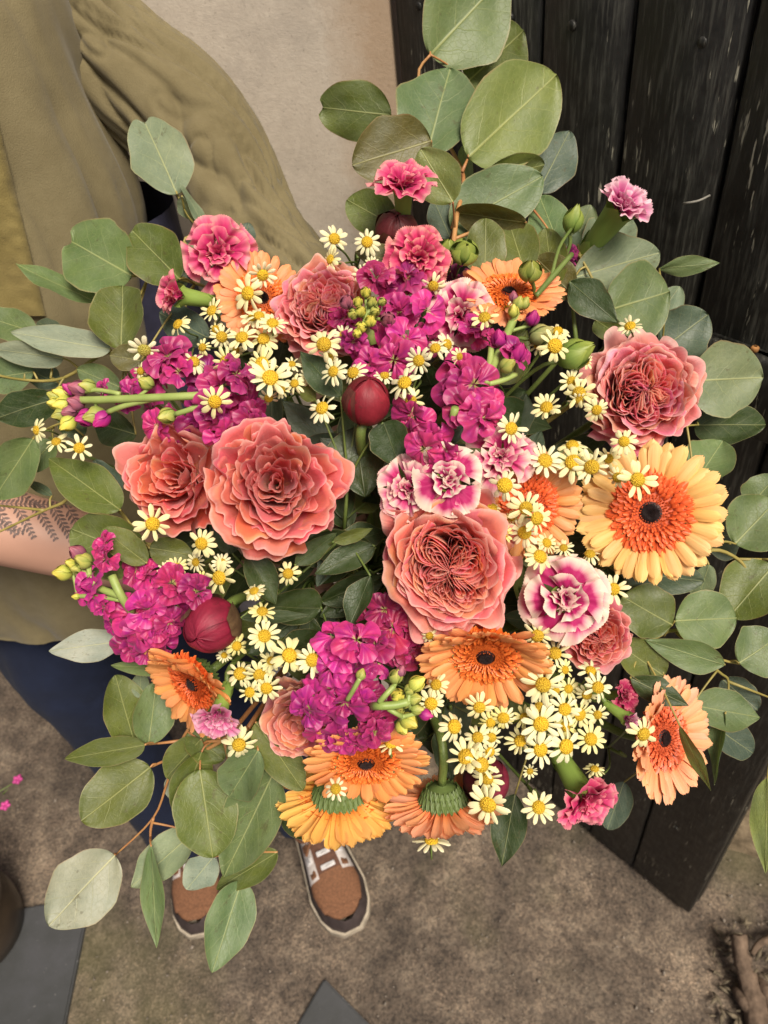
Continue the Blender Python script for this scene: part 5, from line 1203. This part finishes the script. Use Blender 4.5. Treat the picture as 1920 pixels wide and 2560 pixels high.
stock('magenta stock spike at upper right with tall pale green budding tip', fl(M2, (1250, 1050, 110), (1400, 1070, 120), (1180, 1180, 110), (1350, 1200, 120), (1480, 1150, 110), (1570, 1200, 100)) + fl(N2, (1100, 180, 120), (1200, 250, 115), (1330, 170, 120), (1150, 330, 95), (1280, 320, 90), (1540, 120, 120), (1570, 30, 100), (1420, 60, 110), (1600, 190, 90), (1060, 100, 95)) + fl(M2, (1500, 830, 90, ), (1470, 780, 70)) + fl(M3, (-60, 860, 70), (70, 970, 85)),
    [(*M3(*b[:3]), b[3], b[4]) for b in ((90, 650, 46, 'g', (.3, .9, .4)), (60, 700, 44, 'y', (0, .9, .4)), (130, 650, 42, 'g', (.5, .9, .4)), (180, 745, 55, 'm', (.3, .8, .5)), (60, 610, 36, 'p', (0, .9, .3)), (-30, 870, 62, 'm', (-.1, .8, .6)), (90, 960, 70, 'm', (.3, .7, .6)), (20, 1040, 60, 'g', (.6, .4, .5)))],
    [(11, [(1215, 985, .012), (1224, 940), (1240, 900), (1270, 830), (1296, 770)]), (7, [(1222, 960), (1260, 950), (1290, 935)]), (8, [(1215, 960), (1225, 900), (1230, 850)]), (10, [(1130, 1060, .0), (1138, 1020, -.012)])], (.54, .026, .18), -.006, 2)
stock('magenta stock spike lying to the left with pale green tip', fl(M1, (1040, 970, 115), (1020, 1080, 100), (1110, 1060, 95), (840, 1130, 85), (800, 1220, 95), (650, 1180, 55), (1300, 1090, 110), (1420, 1150, 110), (1500, 1080, 100), (1280, 1170, 100)) + fl(N1, (940, 80, 90), (970, 170, 80), (1040, 240, 75), (1170, 70, 100), (1250, 130, 110), (1400, 150, 110), (1480, 90, 110), (1420, 230, 90), (1560, 60, 100), (1340, 60, 100), (1600, 130, 100)),
    [(*M1(500, 1185), 26, 'p', (-.9, .2, .3)), (*M1(390, 1215), 22, 'y', (-.9, .2, .3)), (*M1(555, 1170), 22, 'g', (-.9, .1, .3)), (*N1(400, 30), 26, 'y', (-.9, -.1, .3)), (*N1(385, 90), 22, 'g', (-.9, -.3, .3)), (*N1(430, 145), 24, 'y', (-.7, -.6, .3)), (*N1(600, 100), 30, 'g', (-.8, -.2, .4)), (*N1(545, 110), 28, 'm', (-.8, -.2, .4)), (*N1(1050, 100), 26, 'g', (-.6, -.2, .5)), (*M1(920, 1150), 22, 'g', (-.7, .3, .5)), (*M1(350, 1235), 20, 'g', (-.9, .3, .3)), (*N1(350, 20), 20, 'y', (-.9, .0, .4)), (*N1(440, 70), 22, 'p', (-.8, -.3, .5)), (*N1(480, 20), 24, 'p', (-.8, .3, .5)), (*N1(640, 120), 26, 'm', (-.6, -.6, .4)), (*M1(440, 1190), 20, 'm', (-.8, .5, .4))],
    [(10, [(560, 985, .0), (480, 990, -.012), (340, 996, -.016), (240, 1000, -.014), (185, 1000, -.010)]), (7, [(400, 995, -.014), (320, 1012, -.014), (270, 1030, -.012)]), (7, [(530, 1000, -.01), (480, 1022, -.014), (440, 1035, -.014)]), (6, [(300, 985, -.014), (240, 975, -.012), (190, 985, -.01)])], (.50, .022, .19), -.002, 3)
stock('magenta stock spike low on the left with pinkish green buds', fl(N1, (650, 900, 90), (650, 990, 80), (560, 1170, 95), (660, 1060, 70), (850, 1060, 80), (930, 1080, 80), (770, 1130, 90), (1100, 1150, 105), (1250, 1200, 80), (900, 1230, 105)) + fl(B1, (930, 60, 120), (830, 110, 110), (980, 180, 110), (870, 220, 110), (1060, 80, 100), (1080, 150, 95), (830, 310, 90), (910, 330, 85), (1020, 300, 85), (730, 70, 75), (705, 170, 55), (640, 45, 55), (1110, 30, 90)),
    [(*N1(*b[:3]), b[3], b[4]) for b in ((490, 960, 60, 'p', (-.7, .5, .5)), (525, 1010, 64, 'g', (-.6, .3, .6)), (400, 1085, 62, 'y', (-.95, .0, .3)), (450, 1030, 45, 'y', (-.7, .3, .6)), (480, 1060, 40, 'g', (-.7, .0, .6)), (560, 1160, 60, 'm', (-.7, -.1, .6)), (480, 1235, 26, 'y', (-.95, 0, .2)))],
    [(11, [(330, 1530, .0), (302, 1488, -.012), (280, 1440, -.012)]), (9, [(302, 1490, -.012), (250, 1470, -.012), (225, 1440, -.01)]), (6, [(300, 1500, -.01), (245, 1492, -.012), (195, 1490, -.01)])], (.54, .024, .195), -.004, 4)
stock('magenta stock spike at bottom centre with lime green budding tip', fl(B2, (600, 200, 110), (740, 230, 100), (640, 310, 110), (850, 260, 100), (560, 420, 110), (640, 450, 100), (740, 400, 90), (880, 380, 90), (450, 600, 120), (420, 700, 105), (560, 560, 100), (530, 680, 110), (600, 620, 90), (650, 660, 90), (540, 820, 115), (620, 880, 105), (720, 850, 80), (790, 600, 90), (810, 520, 80), (840, 770, 80), (850, 850, 75), (760, 640, 90), (900, 700, 80), (720, 920, 65), (790, 940, 55), (950, 780, 60), (1000, 420, 60)),
    [(*B2(*b[:3]), b[3], b[4]) for b in ((980, 480, 56, 'g', (.3, .6, .6)), (1110, 525, 62, 'y', (.7, .5, .4)), (990, 600, 54, 'y', (.2, .2, .9)), (1070, 560, 46, 'g', (.4, .4, .7)), (1095, 620, 50, 'g', (.8, .1, .5)), (1035, 645, 46, 'g', (.3, .1, .9)), (1110, 685, 46, 'g', (.9, 0, .4)), (1060, 760, 66, 'y', (.7, -.5, .5)), (1020, 800, 54, 'y', (.4, -.7, .6)), (1010, 450, 40, 'p', (.3, .8, .4)), (1165, 720, 46, 'm', (.9, -.2, .2)), (760, 470, 40, 'g', (.3, .9, .4)), (1000, 690, 44, 'g', (.2, -.1, .9)))],
    [(10, [(930, 1765, .0), (945, 1765, -.018), (985, 1763, -.018), (1020, 1755, -.016)]), (7, [(948, 1755, -.018), (966, 1735, -.018), (985, 1715, -.014)]), (6, [(970, 1772, -.018), (1005, 1792, -.018)]), (6, [(868, 1750, -.01), (885, 1722, -.014), (900, 1695, -.014)])], (.57, .024, .215), -.010, 5)
stock('duskier rose pink stock spike behind the bottom centre one', fl(B2, (820, 130, 110), (900, 60, 100), (960, 180, 110), (1040, 250, 110), (1050, 170, 90), (1080, 330, 90), (980, 330, 80)), [], [], (.46, .02, .11), .014, 6)
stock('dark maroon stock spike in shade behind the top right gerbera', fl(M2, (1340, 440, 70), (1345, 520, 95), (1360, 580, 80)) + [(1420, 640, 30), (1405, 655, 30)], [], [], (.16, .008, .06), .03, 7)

# ---- daisies --------------------------------------------------------
DA = []
def da(c, *pts):
    for q in pts: DA.append((*c(*q[:3]), q[3] if len(q) > 3 else {}))
sl, sr, su, sd_ = K(ax=(-.8, .3, .6)), K(ax=(.7, .2, .7)), K(ax=(.0, .75, .65)), K(ax=(.1, -.7, .7))
da(M1, (1550, 585, 95), (1325, 690, 90, K(ax=(-.6, .5, .7))), (1110, 775, 88, K(ax=(-.75, .55, .45))), (905, 950, 105, K(green=1, ax=(-.1, -.5, .9))), (1220, 1010, 95, K(ax=(.1, .5, .8))), (1270, 925, 65), (1395, 860, 92), (1515, 855, 105), (1485, 940, 60), (1425, 1020, 105, K(ax=(.1, -.35, 1))), (880, 1075, 70), (1585, 735, 72, su), (1350, 810, 60), (1640, 1035, 90))
da(M2, (595, 240, 95), (560, 370, 78, sl), (800, 260, 88, K(ax=(.1, .3, .9))), (765, 465, 80, K(ax=(-.3, .3, .9))), (825, 400, 50), (905, 450, 48), (145, 475, 92, K(ax=(.2, -.3, .9))), (205, 765, 88, su), (120, 720, 78, su), (145, 865, 108), (130, 1030, 112), (190, 1110, 120, K(dz=-.010)), (340, 1150, 75), (325, 1025, 68, su), (430, 1115, 58), (260, 1190, 62), (180, 1250, 75, K(ax=(0, -.5, .9))), (525, 905, 105, K(dz=-.010)), (580, 1075, 85, K(ax=(-.5, .2, .8), dz=-.010)), (560, 995, 78), (705, 1080, 90), (650, 845, 58), (1215, 545, 85, K(ax=(0, -.4, .9))), (1535, 730, 95, K(dz=-.012)), (1655, 690, 70), (1225, 925, 90, K(ax=(-.2, .5, .8))), (1310, 905, 80, sr), (1120, 1010, 105), (1030, 1140, 110, K(dz=-.010)), (1385, 985, 60), (910, 1095, 68))
da(M3, (325, 915, 110, K(dz=-.012)), (335, 815, 90, su), (790, 785, 85, K(ax=(-.2, .7, .7), dz=-.004)), (215, 915, 60), (430, 1140, 80), (470, 1210, 110, K(ax=(-.1, .2, 1))), (520, 1010, 55), (15, 690, 62))
da(N1, (1350, 15, 95, K(ax=(.0, -.3, 1), dz=-.016)), (220, 190, 75, K(ax=(-.9, .0, .4))), (350, 255, 80, K(ax=(-.3, .6, .6), n=9)), (495, 300, 82, K(ax=(-.2, .1, .9), n=8)), (960, 780, 105, K(dz=-.012)), (1260, 905, 105, K(dz=-.006)), (1225, 1020, 62), (1370, 1120, 110, K(yel=1)), (1595, 1195, 70, K(ax=(-.4, .6, .6))), (1265, 1130, 66, K(yel=1)), (1110, 1050, 70, K(yel=1)), (1040, 1070, 50), (1395, 1025, 70))
da(N2, (510, 45, 100), (300, 1090, 90, K(dz=.012)), (85, 1195, 72, K(yel=1, ax=(-.2, .6, .7))), (1075, 10, 85, K(ax=(0, -.4, .9))), (1585, 675, 95))
DA.append((1262, 1212, 45, K(dz=-.016)))
da(N3, (265, 40, 95), (50, 180, 95), (470, 10, 68, sd_), (585, 65, 85, K(ax=(.2, -.2, .9), dz=-.012)), (430, 275, 98, su), (265, 375, 112), (435, 385, 115), (550, 420, 120, K(dz=-.014)), (660, 370, 72), (755, 260, 90, K(ax=(.1, .1, .9), dz=-.018)), (715, 490, 90, K(dz=-.008)), (845, 500, 125, K(dz=-.022)), (140, 680, 102), (215, 745, 118, K(dz=-.016)), (130, 835, 105), (235, 980, 110, K(dz=-.006)), (275, 895, 78), (375, 925, 68, K(dz=.006)), (540, 960, 80, su), (690, 1190, 95, K(ax=(.2, -.1, .9))), (45, 740, 60, K(yel=1)), (0, 840, 70, K(yel=1)))
da(B1, (1510, 460, 92), (1565, 580, 90, K(dz=-.008)), (1500, 915, 110), (1490, 290, 70, K(yel=1)), (1410, 345, 50))
da(B2, (155, 225, 112, K(dz=-.006)), (315, 345, 120, K(dz=-.008)), (460, 380, 105, K(ax=(.3, -.2, .9))), (195, 380, 70, K(yel=1)), (125, 475, 100), (165, 560, 95), (140, 65, 80, K(yel=1, ax=(0, .6, .7))), (1230, 530, 80), (1200, 655, 105), (1355, 795, 110, K(dz=-.006)), (1505, 680, 85), (1580, 775, 80, K(yel=1)), (1655, 745, 80, K(yel=1)), (1495, 865, 80), (1580, 870, 85), (1415, 980, 108, K(ax=(-.3, .3, .9))), (1575, 960, 80), (1525, 1040, 125, K(dz=-.010)), (1550, 1130, 98), (600, 1185, 72, K(ax=(-.1, .2, .9), dz=-.024)), (950, 895, 90, su), (1190, 225, 68, K(dz=.012)), (1555, 1295, 122, K(dz=-.012)))
da(B3, (245, 535, 110, K(dz=-.010)), (320, 330, 100, K(ax=(0, .3, .9))), (210, 230, 98, K(ax=(.0, -.4, .9))), (330, 575, 64), (410, 560, 78), (550, 440, 95, K(ax=(.3, .5, .7))), (525, 600, 78), (595, 550, 105, K(dz=-.010, ax=(.3, 0, .9))), (225, 680, 100), (385, 690, 104), (485, 725, 100), (590, 725, 68), (390, 795, 74, K(yel=1)), (235, 785, 110, K(dz=-.006)), (100, 880, 100, K(ax=(-.3, .4, .8))), (130, 740, 70, K(yel=1)), (235, 945, 115, K(dz=-.008)), (400, 925, 130, K(dz=-.010)), (550, 875, 110, K(ax=(.3, 0, .9))), (885, 850, 100, K(dz=-.030)), (0, 745, 80), (570, 1055, 70, su), (165, 1080, 58), (390, 440, 70, K(yel=1)))
DA += [(960 + 670 / 1.728, 1900 + 205 / 1.728, 44, K(dz=-.006)), (960 + 205 / 1.728, 1900 + 340 / 1.728, 42, K(ax=(0, .8, .5), dz=.02))]
SEEDS = [(845, 620, 'loose daisies rising against the pale wall left of the maroon bud'), (625, 720, 'daisies hanging over the orange gerbera at upper left'), (450, 800, 'straggly side facing daisies left of the upper pink rose'),
    (590, 855, 'dense bunch of daisies between the left stock and the upper pink rose'), (700, 960, 'daisies clustered above the biggest coral rose'), (840, 900, 'daisies around the small dark leaf below the upper pink rose'),
    (1040, 940, 'daisies squeezed between the two upper magenta stocks'), (1090, 720, 'lone daisy under the coral pink carnation'), (1230, 780, 'daisies beside the pale rimmed carnation under the top right gerbera'), (1385, 850, 'daisies beside the green bud left of the right hand rose'),
    (1574, 812, 'lone daisy on the top edge of the right hand rose'), (1440, 985, 'daisies along the left side of the right hand rose'), (1500, 1150, 'daisies spilling over the upper left of the large apricot gerbera'), (1320, 1310, 'daisies heaped over the half hidden peach gerbera'),
    (1280, 1080, 'daisies right of the upper right stock'), (145, 1105, 'three small side facing daisies at the far left'), (382, 1310, 'single daisy below the left coral peach rose'), (510, 1410, 'cream daisies under the biggest coral rose at left'),
    (720, 1435, 'dim daisy in the shade under the biggest coral rose'), (650, 1660, 'daisies right of the crimson peony bud'), (597, 1864, 'lone daisy below the lower left gerbera'), (835, 1970, 'small daisy on the lowest orange gerberas'), (978, 1856, 'daisy between the bottom stock and its gerbera'),
    (1080, 1760, 'daisies right of the bottom stock below the orange gerbera'), (1210, 1900, 'column of daisies hanging at bottom centre'), (1380, 1790, 'big dense mound of white daisies at the lower right'), (1612, 1838, 'single daisy lying on the lower right gerbera'),
    (1348, 2018, 'single daisy on a thin stalk at the bottom'), (1078, 2097, 'lowest daisy peeking out under the peach gerbera'), (1510, 1460, 'daisies right of the largest white carnation'), (1085, 1590, 'daisy at the left of the down facing orange gerbera'), (360, 890, 'greenish half open daisy above the left stock')]
groups = {}
for f in DA:
    k = min(range(len(SEEDS)), key=lambda i: (SEEDS[i][0] - f[0]) ** 2 + (SEEDS[i][1] - f[1]) ** 2); groups.setdefault(k, []).append(f)
for k, fs in groups.items(): daisy_spray(SEEDS[k][2], fs, seed=k + 1)
